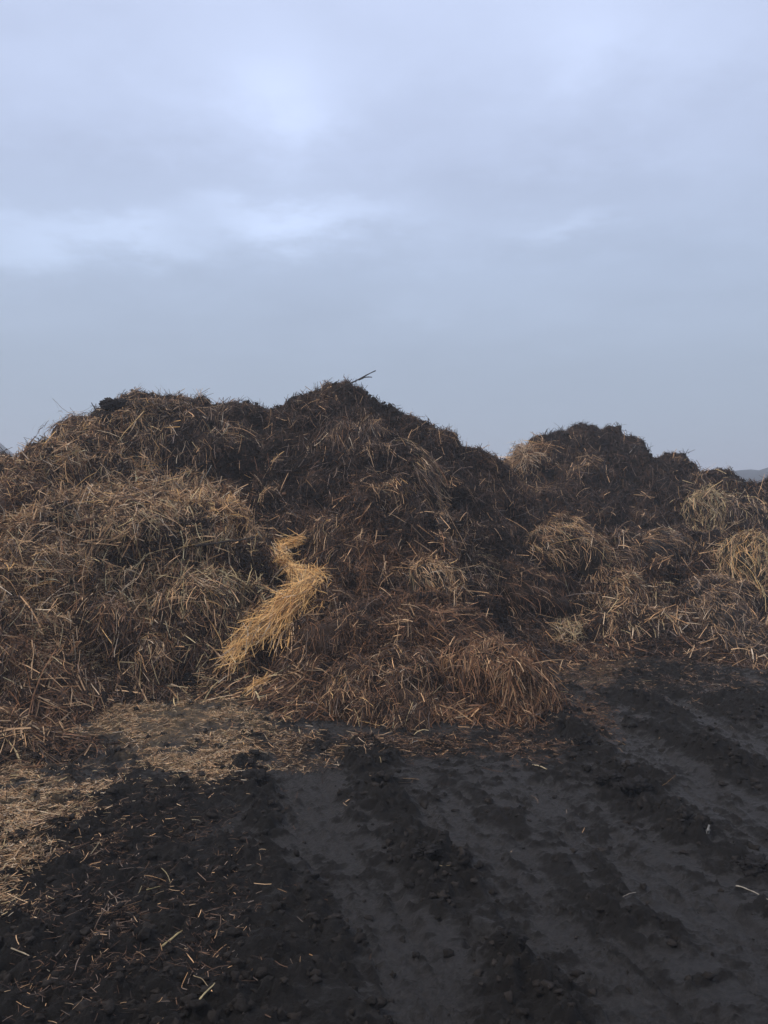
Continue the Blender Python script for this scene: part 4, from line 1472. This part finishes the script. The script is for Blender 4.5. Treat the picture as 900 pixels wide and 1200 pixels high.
for p_, c_ in SKY[1:-1]:
    e_ = cr.elements.new(p_)
    e_.color = (*c_, 1)
fade = nt.nodes.new('ShaderNodeMapRange')
fade.inputs['From Min'].default_value = .06
fade.inputs['From Max'].default_value = .30
L_.new(el, fade.inputs['Value'])
gain = M('ADD', 1.0, M('MULTIPLY', lum, fade.outputs['Result']))
vs = nt.nodes.new('ShaderNodeVectorMath')
vs.operation = 'SCALE'
L_.new(ramp.outputs['Color'], vs.inputs[0])
L_.new(gain, vs.inputs['Scale'])
bgC = nt.nodes.new('ShaderNodeBackground')
L_.new(vs.outputs[0], bgC.inputs['Color'])
bgC.inputs['Strength'].default_value = 1.0
sky = nt.nodes.new('ShaderNodeTexSky')
sky.sky_type = 'NISHITA'
sky.sun_disc = False
sky.sun_elevation = SUN_EL
sky.sun_rotation = SUN_AZ
bgS = nt.nodes.new('ShaderNodeBackground')
bgS.inputs['Strength'].default_value = .06
L_.new(sky.outputs[0], bgS.inputs['Color'])
mix = nt.nodes.new('ShaderNodeMixShader')
mix.inputs[0].default_value = .94
L_.new(bgS.outputs[0], mix.inputs[1])
L_.new(bgC.outputs[0], mix.inputs[2])
wo = nt.nodes.new('ShaderNodeOutputWorld')
L_.new(mix.outputs[0], wo.inputs['Surface'])
w.cycles.sampling_method = 'MANUAL'
w.cycles.sample_map_resolution = 512

sun = bpy.data.lights.new('sun', 'SUN')
sun.energy = 1.5
sun.angle = math.radians(12)
sun.color = (1.0, .90, .76)
so = bpy.data.objects.new('sun', sun)
C.objects.link(so)
sdir = Vector((math.sin(SUN_AZ) * math.cos(SUN_EL), math.cos(SUN_AZ) * math.cos(SUN_EL), math.sin(SUN_EL)))
so.rotation_euler = sdir.to_track_quat('Z', 'Y').to_euler()

# ------------------------------------------------------------------ output
vsn = sc.view_settings
vsn.view_transform = 'Standard'
vsn.look = 'None'
vsn.exposure = .10
vsn.gamma = 1
sc.cycles.volume_bounces = 1
sc.cycles.max_bounces = 6
sc.cycles.diffuse_bounces = 3
try:
    sc.cycles.use_denoising = True
    sc.cycles.denoiser = 'OPENIMAGEDENOISE'
    sc.cycles.denoising_input_passes = 'RGB_ALBEDO_NORMAL'
    sc.cycles.denoising_prefilter = 'ACCURATE'
except Exception:
    pass
